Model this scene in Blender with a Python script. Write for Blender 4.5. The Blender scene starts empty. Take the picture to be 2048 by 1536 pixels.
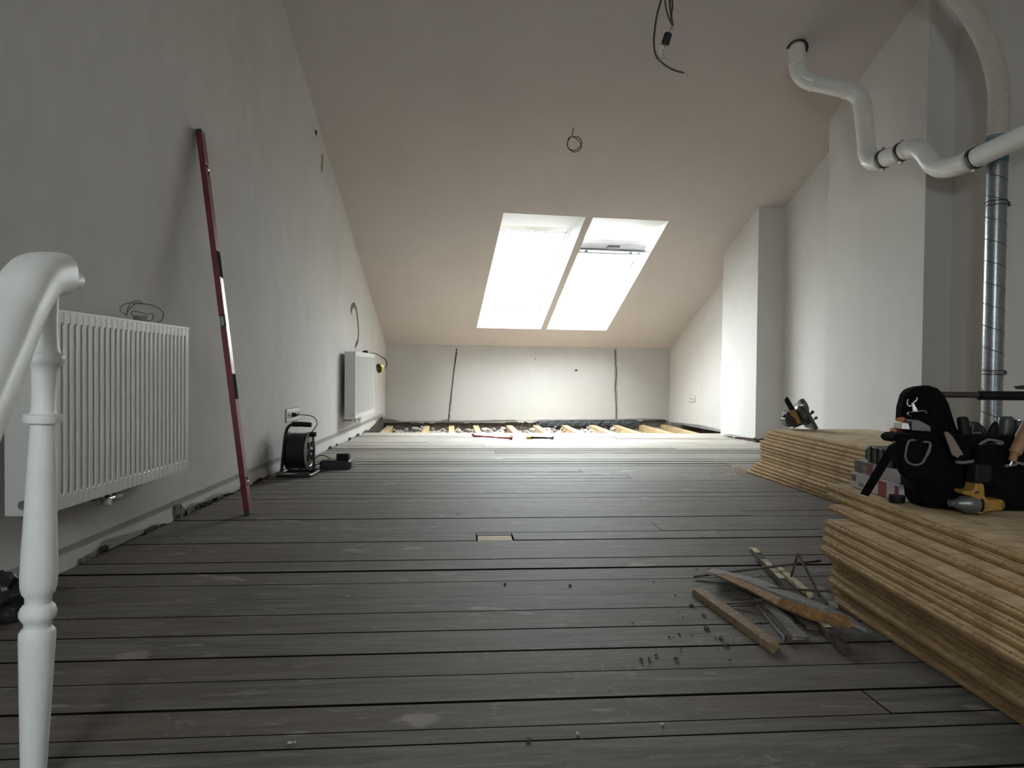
import bpy, bmesh, math, random
from mathutils import Vector, Matrix, noise
R_ = math.radians
random.seed(7)
SC = bpy.context.scene
COL = SC.collection

# ------------------------------------------------------------------ camera
FPX = 1400.0; PIT = R_(1.09); ROL = R_(-.56); CH = 0.70
_f = Vector((0, math.cos(PIT), -math.sin(PIT))); _r = Vector((1, 0, 0)); _d = _f.cross(_r)
RT = _r*math.cos(ROL) + _d*math.sin(ROL); DN = -_r*math.sin(ROL) + _d*math.cos(ROL); FW = _f
CAM = Vector((0, 0, CH))
cd = bpy.data.cameras.new('camera'); cam = bpy.data.objects.new('camera', cd); COL.objects.link(cam)
cd.sensor_width = 36.0; cd.lens = FPX/2048*36.0; cd.clip_start = .02; cd.clip_end = 200
cam.matrix_world = Matrix(((RT.x, -DN.x, -FW.x, CAM.x), (RT.y, -DN.y, -FW.y, CAM.y), (RT.z, -DN.z, -FW.z, CAM.z), (0, 0, 0, 1)))
SC.camera = cam
def P(px, py, Y):
    """point of the room at distance Y from the camera wall, read off the survey photograph"""
    r = RT*((px-1024)/FPX) + DN*((py-768)/FPX) + FW
    return CAM + r*(Y/r.y)

# ------------------------------------------------------------------ sky and exposure
w = bpy.data.worlds.new('overcast_sky'); SC.world = w; w.use_nodes = True
bg = w.node_tree.nodes['Background']; bg.inputs[0].default_value = (.93, .97, 1.0, 1); bg.inputs[1].default_value = 1.0
# overcast sky: the zenith three times as bright as the horizon
_n = w.node_tree.nodes; _l = w.node_tree.links
_tc = _n.new('ShaderNodeTexCoord'); _sx = _n.new('ShaderNodeSeparateXYZ'); _l.new(_tc.outputs['Generated'], _sx.inputs[0])
_mr = _n.new('ShaderNodeMapRange'); _mr.inputs[3].default_value = .62; _l.new(_sx.outputs[2], _mr.inputs[0])
_mr.inputs[1].default_value = -.05; _mr.inputs[2].default_value = 1.0
_mm = _n.new('ShaderNodeMath'); _mm.operation = 'MULTIPLY'; _mm.inputs[1].default_value = 21.5; _l.new(_mr.outputs[0], _mm.inputs[0]); _l.new(_mm.outputs[0], bg.inputs[1])
SC.view_settings.view_transform = 'Standard'; SC.view_settings.look = 'None'
SC.view_settings.gamma = 1.0; SC.view_settings.use_curve_mapping = False
SC.view_settings.exposure = 1.12
try:
    SC.cycles.use_denoising = True
    SC.cycles.max_bounces = 14; SC.cycles.diffuse_bounces = 12; SC.cycles.glossy_bounces = 4
    SC.cycles.caustics_reflective = False; SC.cycles.caustics_refractive = False
    SC.cycles.sample_clamp_indirect = 8.0
except Exception:
    pass

# ------------------------------------------------------------------ frames of the room
def v3(*a): return Vector(a)
UP = v3(0, 0, 1)
YS = R_(10.1)
S1 = v3(math.cos(YS), math.sin(YS), 0)           # along the eaves wall
NF = v3(math.sin(YS), -math.cos(YS), 0)          # from the eaves wall into the room
K0 = v3(-1.64, 9.054, 0)                         # far left corner
RC = v3(2.191, 9.737, 0)                         # far right corner
UL = v3(-.0178, .99984, 0); NL = v3(.99984, .0178, 0); L0 = v3(-1.477, 0, 0)
def LW(u, n, z): return L0 + UL*u + NL*n + UP*z            # left wall frame
def FA(u, n, z): return K0 + S1*u + NF*n + UP*z            # eaves wall frame
def RW(t, n, z): return RC + NF*t - S1*n + UP*z            # right wall frame
SL = R_(26.3)
VD = v3(-math.sin(YS)*math.cos(SL), math.cos(YS)*math.cos(SL), -math.sin(SL))   # down the roof slope, outwards
CN = S1.cross(VD).normalized()                             # roof normal, up and out
CO = RC + UP*1.03
def CE(u, v, w): return CO + S1*u + VD*v + CN*w            # ceiling frame
def ceil_z(x, y):
    p = v3(x, y, 0) - CO
    return CO.z - (CN.x*(x-CO.x) + CN.y*(y-CO.y))/CN.z
FLATZ = 3.78
BA = R_(4.92); BE = v3(math.cos(BA), math.sin(BA), 0); BP = v3(-math.sin(BA), math.cos(BA), 0)
def BD(s, p, z=0): return BE*s + BP*p + UP*z               # board frame

def portal(u0, u1, v0, v1, wz):
    ld = bpy.data.lights.new('skylight_portal', 'AREA'); ld.shape = 'RECTANGLE'
    ld.size = u1-u0; ld.size_y = v1-v0; ld.cycles.is_portal = True
    o = bpy.data.objects.new('skylight_portal', ld); COL.objects.link(o)
    c = CE((u0+u1)/2, (v0+v1)/2, wz)
    o.matrix_world = Matrix(((S1.x, VD.x, CN.x, c.x), (S1.y, VD.y, CN.y, c.y), (S1.z, VD.z, CN.z, c.z), (0, 0, 0, 1)))
SKY = [(-2.762, -1.93), (-1.858, -1.055)]      # the two openings along the eaves
SV0, SV1 = -2.728, -.465                       # their upper and lower edge on the ceiling
OV0, OV1, OW = -2.24, -.58, .24                # the window outside, at the end of the lining
for a, b in SKY: portal(a, b, OV0, OV1, OW+.10)
pl = bpy.data.lights.new('fill_window_portal', 'AREA'); pl.shape = 'RECTANGLE'; pl.size = 1.1; pl.size_y = .9; pl.cycles.is_portal = True  # portal of the added fill window in the back wall
po = bpy.data.objects.new('fill_window_portal', pl); COL.objects.link(po)
po.location = (-.35, -3.12, 1.9); po.rotation_euler = (R_(90), 0, 0)

# ------------------------------------------------------------------ materials
MATS = {}
class NT:
    def __init__(s, name):
        s.m = bpy.data.materials.new(name); s.m.use_nodes = True; s.t = s.m.node_tree
        s.b = s.t.nodes['Principled BSDF']; s.tc = s.n('ShaderNodeTexCoord')
    def n(s, k, **kw):
        x = s.t.nodes.new(k)
        for a, b in kw.items(): setattr(x, a, b)
        return x
    def l(s, a, b): s.t.links.new(a, b)
    def co(s, sc=(1, 1, 1), rot=(0, 0, 0), world=True):
        mp = s.n('ShaderNodeMapping'); mp.inputs['Scale'].default_value = sc; mp.inputs['Rotation'].default_value = rot
        if world:
            g = s.n('ShaderNodeNewGeometry'); s.l(g.outputs['Position'], mp.inputs[0])
        else: s.l(s.tc.outputs['Object'], mp.inputs[0])
        return mp.outputs[0]
    def noise(s, co, scale, det=4, rough=.55, dist=0):
        x = s.n('ShaderNodeTexNoise'); x.inputs['Scale'].default_value = scale; x.inputs['Detail'].default_value = det
        x.inputs['Roughness'].default_value = rough; x.inputs['Distortion'].default_value = dist
        s.l(co, x.inputs['Vector']); return x.outputs['Fac']
    def ramp(s, fac, stops):
        x = s.n('ShaderNodeValToRGB'); e = x.color_ramp.elements
        while len(e) < len(stops): e.new(.5)
        for i, (p, c) in enumerate(stops):
            e[i].position = p; e[i].color = (*c, 1) if len(c) == 3 else c
        s.l(fac, x.inputs[0]); return x.outputs[0]
    def mix(s, f, a, b, mode='MIX'):
        x = s.n('ShaderNodeMix', data_type='RGBA', blend_type=mode)
        for i, v in ((0, f), (6, a), (7, b)):
            if isinstance(v, (int, float)): x.inputs[i].default_value = v
            elif isinstance(v, tuple): x.inputs[i].default_value = (*v, 1)
            else: s.l(v, x.inputs[i])
        return x.outputs[2]
    def base(s, c):
        if isinstance(c, tuple): s.b.inputs['Base Color'].default_value = (*c, 1)
        else: s.l(c, s.b.inputs['Base Color'])
    def bump(s, h, st=.3, d=.01):
        x = s.n('ShaderNodeBump'); x.inputs['Strength'].default_value = st; x.inputs['Distance'].default_value = d
        s.l(h, x.inputs['Height']); s.l(x.outputs[0], s.b.inputs['Normal'])
    def fin(s, rough=.6, metal=0, **kw):
        s.b.inputs['Roughness'].default_value = rough; s.b.inputs['Metallic'].default_value = metal
        for k, v in kw.items(): s.b.inputs[k].default_value = v
        return s.m
def simple(name, col, rough=.5, metal=0, var=.08, scale=30, bump=0, **kw):
    t = NT(name); f = t.noise(t.co(world=False), scale)
    d = tuple(max(0, c*(1-var*2)) for c in col); u = tuple(min(1, c*(1+var)) for c in col)
    t.base(t.ramp(f, [(.3, d), (.7, u)]))
    if bump: t.bump(f, bump, .004)
    MATS[name] = t.fin(rough, metal, **kw); return MATS[name]
def M(n): return MATS[n]

def plaster(name, c, c2, c3, rough=.9):
    t = NT(name)
    f1 = t.noise(t.co((1, 1, .45)), 1.3, 5, .6); f2 = t.noise(t.co((1, 1, .5)), 7, 6, .65)
    f3 = t.noise(t.co(), 60, 3)
    a = t.ramp(f1, [(.35, c), (.68, c2)])
    a = t.mix(t.ramp(f2, [(.45, (0, 0, 0)), (.75, (.55, .55, .55))]), a, c3)
    sp = t.ramp(t.noise(t.co(), 22, 2, .4), [(.775, (0, 0, 0)), (.79, (.4, .4, .4))])
    a = t.mix(sp, a, tuple(x*.55 for x in c))
    t.base(a); 
    m = t.n('ShaderNodeMath', operation='ADD'); t.l(f2, m.inputs[0]); t.l(f3, m.inputs[1])
    t.bump(m.outputs[0], .12, .006)
    MATS[name] = t.fin(rough); MATS[name]
plaster('left_plaster', (.60, .585, .565), (.54, .525, .515), (.65, .64, .615))
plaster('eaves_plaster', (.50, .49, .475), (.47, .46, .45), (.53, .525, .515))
plaster('white_plaster', (.63, .62, .60), (.59, .575, .56), (.66, .655, .64))
plaster('ceiling_plaster', (.535, .485, .45), (.495, .45, .42), (.545, .50, .465))
t = NT('masonry'); f = t.noise(t.co(), 28, 8, .7); f2 = t.noise(t.co(), 9, 3)
t.base(t.mix(f2, t.ramp(f, [(.3, (.03, .027, .025)), (.5, (.16, .14, .12)), (.72, (.42, .38, .34))]), (.10, .075, .06)))
t.bump(f, 1, .03); MATS['masonry'] = t.fin(.95)
t = NT('rubble'); f = t.noise(t.co(), 45, 6, .7); f2 = t.noise(t.co(), 6, 3)
t.base(t.ramp(f, [(.34, (.10, .085, .07)), (.46, (.46, .41, .36)), (.60, (.82, .77, .71))]))
t.bump(f, 1, .02); MATS['rubble'] = t.fin(.95)
# old grey floorboards
t = NT('old_boards')
co = t.co((1, 1, 1), (0, 0, -BA)); at = t.n('ShaderNodeAttribute', attribute_name='tint')
stretch = t.n('ShaderNodeMapping'); stretch.inputs['Scale'].default_value = (1.5, 16, 1); t.l(co, stretch.inputs[0])
addv = t.n('ShaderNodeVectorMath', operation='ADD'); sc2 = t.n('ShaderNodeVectorMath', operation='SCALE'); sc2.inputs[3].default_value = 37
t.l(at.outputs['Vector'], sc2.inputs[0]); t.l(stretch.outputs[0], addv.inputs[0]); t.l(sc2.outputs[0], addv.inputs[1])
g1 = t.noise(addv.outputs[0], 2.2, 12, .76, .6); g2 = t.noise(co, 1.1, 5, .6)
st2 = t.n('ShaderNodeMapping'); st2.inputs['Scale'].default_value = (5, 14, 1); t.l(co, st2.inputs[0])
g3 = t.noise(st2.outputs[0], 1.6, 6, .6); 
c = t.ramp(g1, [(.26, (.030, .028, .025)), (.43, (.095, .090, .081)), (.58, (.160, .150, .135)), (.74, (.29, .272, .246))])
c = t.mix(t.ramp(at.outputs['Fac'], [(0, (0, 0, 0)), (1, (.85, .85, .85))]), c, t.mix(.55, c, (.115, .082, .055)))
c = t.mix(t.ramp(g2, [(.42, (0, 0, 0)), (.7, (.6, .6, .6))]), c, t.mix(.6, c, (.095, .074, .055)))
c = t.mix(t.ramp(g3, [(.60, (0, 0, 0)), (.70, (.55, .55, .55))]), c, (.30, .285, .265))
fine = t.ramp(t.noise(t.co(), 16, 10, .78, 1.5), [(.57, (0, 0, 0)), (.68, (.55, .55, .55))])
zone = t.ramp(t.noise(t.co(), .9, 2), [(.46, (0, 0, 0)), (.6, (1, 1, 1))])
c = t.mix(t.mix(1.0, fine, zone, 'MULTIPLY'), c, (.42, .41, .39))
dk = t.ramp(t.noise(t.co(), 9, 2, .4), [(.74, (0, 0, 0)), (.765, (.8, .8, .8))])
c = t.mix(dk, c, (.03, .028, .026))
bl = t.ramp(t.noise(t.co((1, 2.2, 1), (0, 0, -BA)), 2.6, 4, .55, .5), [(.655, (0, 0, 0)), (.675, (.6, .6, .6))])
c = t.mix(bl, c, (.33, .30, .27))
# colour turns paler towards the far end, standing in for skylight brightness
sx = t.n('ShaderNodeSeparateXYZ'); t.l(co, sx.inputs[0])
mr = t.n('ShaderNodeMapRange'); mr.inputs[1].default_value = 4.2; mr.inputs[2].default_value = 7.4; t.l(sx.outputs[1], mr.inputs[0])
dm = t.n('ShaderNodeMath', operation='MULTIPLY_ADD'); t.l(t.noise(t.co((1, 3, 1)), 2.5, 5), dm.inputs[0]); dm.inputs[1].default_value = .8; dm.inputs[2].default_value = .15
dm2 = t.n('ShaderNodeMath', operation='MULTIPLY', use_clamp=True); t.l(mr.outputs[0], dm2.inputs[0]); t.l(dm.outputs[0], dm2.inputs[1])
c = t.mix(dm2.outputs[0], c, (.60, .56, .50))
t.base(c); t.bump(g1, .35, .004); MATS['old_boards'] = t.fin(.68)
def wood(name, a, b, c3, sc=(2, 30, 30), rough=.7, k=2.0):
    t = NT(name); f = t.noise(t.co(sc, world=False), k, 7, .65, .4)
    t.base(t.ramp(f, [(.28, a), (.5, b), (.72, c3)])); t.bump(f, .4, .003); MATS[name] = t.fin(rough)
wood('joist_wood', (.36, .24, .12), (.56, .40, .22), (.68, .53, .33), (30, 2, 30))
wood('new_wood', (.55, .40, .24), (.68, .52, .34), (.76, .62, .43), (4, 30, 30))
wood('scrap_tan', (.15, .10, .055), (.27, .19, .115), (.40, .30, .19), (30, 30, 3))
wood('scrap_orange', (.13, .075, .035), (.26, .135, .055), (.42, .23, .11), (30, 30, 3))
wood('scrap_dark', (.025, .018, .013), (.06, .045, .034), (.12, .09, .07), (30, 30, 3))
wood('scrap_grey', (.16, .15, .14), (.25, .235, .22), (.33, .31, .29), (25, 25, 3))
wood('scrap_painted', (.10, .07, .04), (.62, .53, .37), (.78, .70, .55), (9, 9, 5), k=3)
t = NT('osb_face'); vo = t.n('ShaderNodeTexVoronoi'); vo.inputs['Scale'].default_value = 1.0
t.l(t.co((14, 42, 42), (0, 0, .5), world=False), vo.inputs['Vector'])
vo2 = t.n('ShaderNodeTexVoronoi'); vo2.inputs['Scale'].default_value = 1.0; t.l(t.co((38, 12, 38), (0, 0, .25), world=False), vo2.inputs['Vector'])
sh = t.n('ShaderNodeSeparateColor'); t.l(vo.outputs['Color'], sh.inputs[0]); sh2 = t.n('ShaderNodeSeparateColor'); t.l(vo2.outputs['Color'], sh2.inputs[0])
c = t.mix(.5, t.ramp(sh.outputs[0], [(0, (.38, .26, .13)), (.5, (.58, .43, .24)), (1, (.74, .59, .38))]),
          t.ramp(sh2.outputs[0], [(0, (.42, .30, .17)), (.5, (.56, .43, .27)), (1, (.70, .57, .39))]))
t.base(c); MATS['osb_face'] = t.fin(.6)
t = NT('osb_edge'); f = t.noise(t.co((30, 12, 150), world=False), 1.0, 6, .75); f2 = t.noise(t.co(world=False), 90, 3)
c = t.ramp(f, [(.28, (.27, .16, .07)), (.48, (.52, .35, .165)), (.68, (.68, .49, .26))])
c = t.mix(t.ramp(f2, [(.33, (.6, .6, .6)), (.45, (0, 0, 0))]), c, (.17, .10, .05))
t.base(c); t.bump(f, .8, .004); MATS['osb_edge'] = t.fin(.85)
simple('radiator_white', (.66, .66, .64), .32, var=.02)
simple('radiator_grey', (.42, .42, .41), .4)
simple('paint_white', (.86, .88, .87), .42, var=.015, **{'Specular IOR Level': .3})
simple('pipe_white', (.78, .78, .76), .28, var=.03, scale=12)
simple('hose_cream', (.58, .55, .50), .75, bump=.3, scale=90)
simple('blue_tape', (.10, .22, .27), .45)
simple('galvanised', (.36, .385, .41), .30, .9, var=.12, scale=55)
simple('steel', (.55, .55, .56), .3, 1.0)
simple('dark_steel', (.10, .10, .105), .35, .8)
simple('black_rubber', (.007, .007, .008), .6, **{'Specular IOR Level': .25})
simple('black_plastic', (.018, .018, .02), .38)
simple('charcoal_plastic', (.045, .052, .05), .42)
simple('black_fabric', (.0045, .0045, .0055), .95, var=.3, scale=60, bump=.5, **{'Specular IOR Level': .12})
simple('grey_webbing', (.15, .15, .135), .85, scale=120, bump=.4)
simple('brown_cable', (.055, .038, .028), .5)
simple('grey_cable', (.20, .19, .18), .5)
simple('black_cable', (.012, .012, .012), .5)
simple('level_red', (.135, .014, .014), .32, .25, var=.1)
simple('level_silver', (.62, .55, .55), .25, .75)
simple('vial_green', (.34, .37, .24), .2)
simple('tool_yellow', (.33, .19, .035), .45, var=.1)
simple('ear_yellow', (.72, .52, .06), .5)
simple('gear_grey', (.14, .145, .15), .35, .5)
simple('crowbar_red', (.33, .05, .04), .45)
simple('carton_white', (.56, .54, .56), .75, var=.06)
simple('carton_brown', (.16, .12, .115), .75)
simple('carton_red', (.26, .03, .025), .6)
simple('orange_plastic', (.65, .22, .08), .4)
simple('leather_brown', (.30, .17, .09), .6, bump=.3)
simple('shim_pink', (.22, .165, .14), .75)
simple('socket_white', (.74, .73, .70), .35, var=.01)
simple('copper', (.5, .35, .26), .3, .9)
simple('bitumen', (.06, .065, .072), .75, var=.3, scale=20, bump=.6)
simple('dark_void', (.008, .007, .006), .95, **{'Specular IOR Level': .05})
simple('stair_paint', (.30, .29, .27), .6)
simple('window_paint', (.80, .80, .79), .35, var=.01)
simple('lining_white', (.68, .68, .67), .7, var=.02)
simple('window_grey', (.22, .23, .26), .4, .3)
simple('vent_grey', (.72, .72, .80), .4)
t = NT('clear_glass')
t.t.nodes.remove(t.b); gl = t.n('ShaderNodeBsdfGlossy'); gl.inputs['Roughness'].default_value = .02
tr = t.n('ShaderNodeBsdfTransparent'); tr.inputs[0].default_value = (.93, .95, .94, 1)
lw_ = t.n('ShaderNodeLayerWeight'); fr = t.n('ShaderNodeMath', operation='POWER'); t.l(lw_.outputs['Facing'], fr.inputs[0]); fr.inputs[1].default_value = 4.0; mx = t.n('ShaderNodeMixShader')
t.l(fr.outputs[0], mx.inputs[0]); t.l(tr.outputs[0], mx.inputs[1]); t.l(gl.outputs[0], mx.inputs[2])
t.l(mx.outputs[0], t.t.nodes['Material Output'].inputs[0]); MATS['clear_glass'] = t.m

# ------------------------------------------------------------------ mesh helpers
class MB:
    def __init__(s): s.b = bmesh.new(); s.mi = 0
    def face(s, vs):
        try: f = s.b.faces.new(vs); f.material_index = s.mi; return f
        except ValueError: return None
    def hexa(s, a, b):
        """a, b: two matching loops of points, bottom and top"""
        A = [s.b.verts.new(p) for p in a]; B = [s.b.verts.new(p) for p in b]; n = len(A)
        s.face(A[::-1]); s.face(B)
        for i in range(n): s.face([A[i], A[(i+1) % n], B[(i+1) % n], B[i]])
        return s
    def box(s, o, dx, dy, dz):
        """corner o and three edge vectors"""
        return s.hexa([o, o+dx, o+dx+dy, o+dy], [o+dz, o+dx+dz, o+dx+dy+dz, o+dy+dz])
    def cbox(s, c, x, y, z, rot=None):
        R = rot or Matrix.Identity(3)
        dx, dy, dz = R@v3(x, 0, 0), R@v3(0, y, 0), R@v3(0, 0, z)
        return s.box(v3(*c)-dx/2-dy/2-dz/2, dx, dy, dz)
    def tube(s, pts, r, n=10, caps=True, flat=1.0, closed=False, sq=1.0):
        pw = lambda c: math.copysign(abs(c)**sq, c)
        pts = [v3(*p) for p in pts]; rs = r if isinstance(r, (list, tuple)) else [r]*len(pts)
        N = len(pts); rings = []; up = None
        for i, p in enumerate(pts):
            a = pts[(i-1) % N] if (i or closed) else p; b = pts[(i+1) % N] if (i < N-1 or closed) else p
            d = (b-a).normalized()
            if up is None:
                up = UP if abs(d.z) < .9 else v3(0, 1, 0)
            x = d.cross(up)
            if x.length < 1e-4: x = d.cross(v3(1, 0, 0))
            x.normalize(); y = x.cross(d).normalized(); up = y
            rings.append([s.b.verts.new(p + x*pw(math.cos(2*math.pi*k/n))*rs[i]*flat + y*pw(math.sin(2*math.pi*k/n))*rs[i]) for k in range(n)])
        for i in range(N if closed else N-1):
            A, B = rings[i], rings[(i+1) % N]
            for k in range(n): s.face([A[k], A[(k+1) % n], B[(k+1) % n], B[k]])
        if caps and not closed: s.face(rings[0][::-1]); s.face(rings[-1])
        return s
    def lathe(s, c, prof, n=24, axis=(0, 0, 1)):
        """prof: (radius, height along axis)"""
        q = v3(0, 0, 1).rotation_difference(v3(*axis)).to_matrix(); c = v3(*c)
        rings = []
        for r, h in prof:
            rings.append([s.b.verts.new(c + q@v3(r*math.cos(2*math.pi*k/n), r*math.sin(2*math.pi*k/n), h)) for k in range(n)])
        for A, B in zip(rings, rings[1:]):
            for k in range(n): s.face([A[k], A[(k+1) % n], B[(k+1) % n], B[k]])
        s.face(rings[0][::-1]); s.face(rings[-1]); return s
    def cyl(s, a, b, r, n=16, r2=None):
        a, b = v3(*a), v3(*b); return s.lathe(a, [(r, 0), (r if r2 is None else r2, (b-a).length)], n, (b-a).normalized())
    def prism(s, poly, o, ex, ey, ez):
        """2-D polygon in the plane (ex, ey) at o, pushed along ez"""
        a = [o + ex*x + ey*y for x, y in poly]; return s.hexa(a, [p + ez for p in a])
    def ball(s, c, r, sub=2, sc=(1, 1, 1), jit=0, seed=0):
        ret = bmesh.ops.create_icosphere(s.b, subdivisions=sub, radius=1)
        for v in ret['verts']:
            k = 1 + (noise.noise(v.co*1.7 + v3(seed, seed*.7, 0))*jit if jit else 0)
            v.co = v3(*c) + v3(v.co.x*sc[0]*r, v.co.y*sc[1]*r, v.co.z*sc[2]*r)*k
        return s
    def build(s, name, mats, parent=None, bevel=0, smooth=False, seg=2):
        bmesh.ops.recalc_face_normals(s.b, faces=s.b.faces)
        me = bpy.data.meshes.new(name); s.b.to_mesh(me); s.b.free()
        for m in (mats if isinstance(mats, (list, tuple)) else [mats]): me.materials.append(MATS[m])
        o = bpy.data.objects.new(name, me); COL.objects.link(o)
        if parent: 
            o.parent = parent; o.matrix_parent_inverse = PINV.get(parent.name, Matrix.Identity(4))
        if smooth:
            for p in me.polygons: p.use_smooth = True
            try: me.set_sharp_from_angle(angle=R_(40))
            except Exception: pass
        if bevel:
            md = o.modifiers.new('edge', 'BEVEL'); md.width = bevel; md.segments = seg; md.limit_method = 'ANGLE'; md.angle_limit = R_(35)
        return o
PINV = {}
def tag(o, label, cat, group=None):
    o['label'] = label; o['category'] = cat
    if group: o['group'] = group
    return o
def thing(name, base, label, cat, group=None):
    """an Empty at the foot of a thing; its parts are modelled in room coordinates and hang from it"""
    o = bpy.data.objects.new(name, None); COL.objects.link(o); o.empty_display_size = .05
    o.location = base; PINV[o.name] = Matrix.Translation(v3(*base)).inverted()
    return tag(o, label, cat, group)
def struct(o): o['kind'] = 'structure'; return o
def seg_path(pts, n=8):
    """Catmull-Rom through the points"""
    pts = [v3(*p) for p in pts]; out = []
    for i in range(len(pts)-1):
        p0 = pts[max(i-1, 0)]; p1 = pts[i]; p2 = pts[i+1]; p3 = pts[min(i+2, len(pts)-1)]
        for k in range(n):
            t = k/n
            out.append(.5*((2*p1) + (p2-p0)*t + (2*p0-5*p1+4*p2-p3)*t*t + (3*p1-p0-3*p2+p3)*t*t*t))
    out.append(pts[-1]); return out
def rotm(x=0, y=0, z=0):
    return (Matrix.Rotation(R_(z), 3, 'Z') @ Matrix.Rotation(R_(y), 3, 'Y') @ Matrix.Rotation(R_(x), 3, 'X'))

# ================================================================== THE SETTING
# floor: separate worn boards with open joints, one structure
rows = [1.3026, 1.3586, 1.4686, 1.6016, 1.7304, 1.8797, 2.0239, 2.1634, 2.3091, 2.4509, 2.5824, 2.7339, 2.8661, 3.0072, 3.1758, 3.308, 3.432, 3.565]
rr = random.Random(3)
while rows[-1] < 7.66: rows.append(rows[-1] + rr.uniform(.125, .155))
rows[-1] = 7.80
rows = [1.3026-.14*k for k in range(30, 0, -1)] + rows
def s_left(p): # where the left wall backing is met, along a board row
    q = L0 + NL*-.03; return ((q - BP*p).dot(NL))/(BE.dot(NL))
def s_right(p):
    q = RW(0, -.08, 0); return ((q - BP*p).dot(S1))/(BE.dot(S1))
HX0, HX1, HY0, HY1 = -1.02, .80, -2.3, .90       # stair opening under the camera
b = MB(); tints = []
PATCH = (-.005+.27, .14)
for i in range(len(rows)-1):
    p0, p1 = rows[i], rows[i+1]; g = rr.uniform(.0055, .0105) if p0 < 4 else rr.uniform(.004, .012)
    a, c = s_left(p0), s_right(p0)
    spans = [(a, c)]
    if p1 < HY1+.06 and p0 > HY0: spans = [(a, HX0), (HX1, c)]
    for (s0, s1) in spans:
        cuts = [s0]
        if rr.random() < .45 and s1-s0 > 2: cuts.append(rr.uniform(s0+.8, s1-.8))
        cuts.append(s1)
        if abs(p0-2.8661) < .002:      # the row with the let-in patch
            cuts = [s0, .108, .262, s1]
        for j, (x0, x1) in enumerate(zip(cuts, cuts[1:])):
            if abs(p0-2.8661) < .002 and j == 1:
                segs = [(p0+.098, p1)]
            else: segs = [(p0, p1)]
            for (q0, q1) in segs:
                dz = rr.uniform(-.0015, .0008); tl = rr.uniform(-.001, .001) if p0 < 4.2 else rr.uniform(-.003, .003)
                t_ = rr.random(); nb = len(b.b.faces)
                b.hexa([BD(x0+.0015, q0+g/2, -.03), BD(x1-.0015, q0+g/2, -.03), BD(x1-.0015, q1-g/2, -.03), BD(x0+.0015, q1-g/2, -.03)],
                       [BD(x0+.0015, q0+g/2, dz+tl), BD(x1-.0015, q0+g/2, dz+tl), BD(x1-.0015, q1-g/2, dz-tl), BD(x0+.0015, q1-g/2, dz-tl)])
                b.b.faces.ensure_lookup_table()
                for f_ in list(b.b.faces)[nb+2:]: f_.material_index = 1      # board sides coloured dark so the open joints read as shaded
                tints += [t_]*(len(b.b.faces)-nb)
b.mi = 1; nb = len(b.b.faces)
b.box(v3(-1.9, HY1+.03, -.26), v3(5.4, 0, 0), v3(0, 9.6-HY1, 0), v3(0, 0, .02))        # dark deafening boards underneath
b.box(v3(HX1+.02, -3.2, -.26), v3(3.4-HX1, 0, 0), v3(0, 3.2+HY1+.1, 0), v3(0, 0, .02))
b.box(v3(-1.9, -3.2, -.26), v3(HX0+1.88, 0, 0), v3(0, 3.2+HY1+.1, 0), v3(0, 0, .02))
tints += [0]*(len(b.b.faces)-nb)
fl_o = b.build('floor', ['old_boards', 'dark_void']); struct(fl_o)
at = fl_o.data.attributes.new('tint', 'FLOAT', 'FACE')
for i, x in enumerate(tints): at.data[i].value = x

def jag(u0, u1, step, f):
    out = []; u = u0
    while u < u1: out.append((u, f(u))); u += step*random.uniform(.5, 1.5)
    out.append((u1, f(u1))); return out
def skin(b, fr, poly_top, prof, th):
    """plaster skin: outline = broken lower edge + given upper points; fr(u, n, z)"""
    lo = prof; hi = poly_top
    pts = [(u, z) for u, z in lo] + hi
    A = [fr(u, 0, z) for u, z in pts]; B = [fr(u, -th, z) for u, z in pts]
    # triangulate through bmesh ngon fill
    va = [b.b.verts.new(p) for p in A]; vb = [b.b.verts.new(p) for p in B]
    fa = b.face(va); fb = b.face(vb[::-1])
    n = len(va)
    for i in range(n): b.face([va[i], va[(i+1) % n], vb[(i+1) % n], vb[i]])
    bmesh.ops.triangulate(b.b, faces=[f for f in (fa, fb) if f])
def nz(x, s=1.0, seed=0): return noise.noise(v3(x*s, seed, seed*.37))

# left wall (plaster skin broken along the foot, masonry behind)
def lw_foot(u):
    a = max(0, nz(u, 2.3, 4.1))*.035 + max(0, nz(u, 9, 1.3))*.022 + max(0, nz(u, 31, 8))*.010
    for c, h, w_ in ((2.62, .035, .10), (2.95, .03, .16), (3.62, .018, .15), (3.22, .055, .045), (3.35, .026, .16), (2.78, .02, .1), (4.25, .02, .1), (8.75, .13, .7)):
        a += h*max(0, 1-abs(u-c)/w_)*(1+.8*nz(u, 40, c))
    return max(.001, a)
def lw_top(u): return min(ceil_z(LW(u, 0, 0).x, LW(u, 0, 0).y), FLATZ) + .05
b = MB()
tops = [(u, lw_top(u)) for u in (9.16, 8.2, 7, 6, 5, 4, 3.4, 3.1, 3.0, 2, 0, -3.1)]
prof = jag(-3.1, 9.16, .022, lw_foot)
skin(b, LW, tops, prof, .022)
b.mi = 1
b.hexa([LW(-3.1, -.022, -.4), LW(9.3, -.022, -.4), LW(9.3, -.022, 1.1), LW(3.1, -.022, 3.9), LW(-3.1, -.022, 3.9)],
       [LW(-3.1, -.22, -.4), LW(9.3, -.22, -.4), LW(9.3, -.22, 1.1), LW(3.1, -.22, 3.9), LW(-3.1, -.22, 3.9)])
wl = struct(b.build('wall_left', ['left_plaster', 'masonry']))
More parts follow.
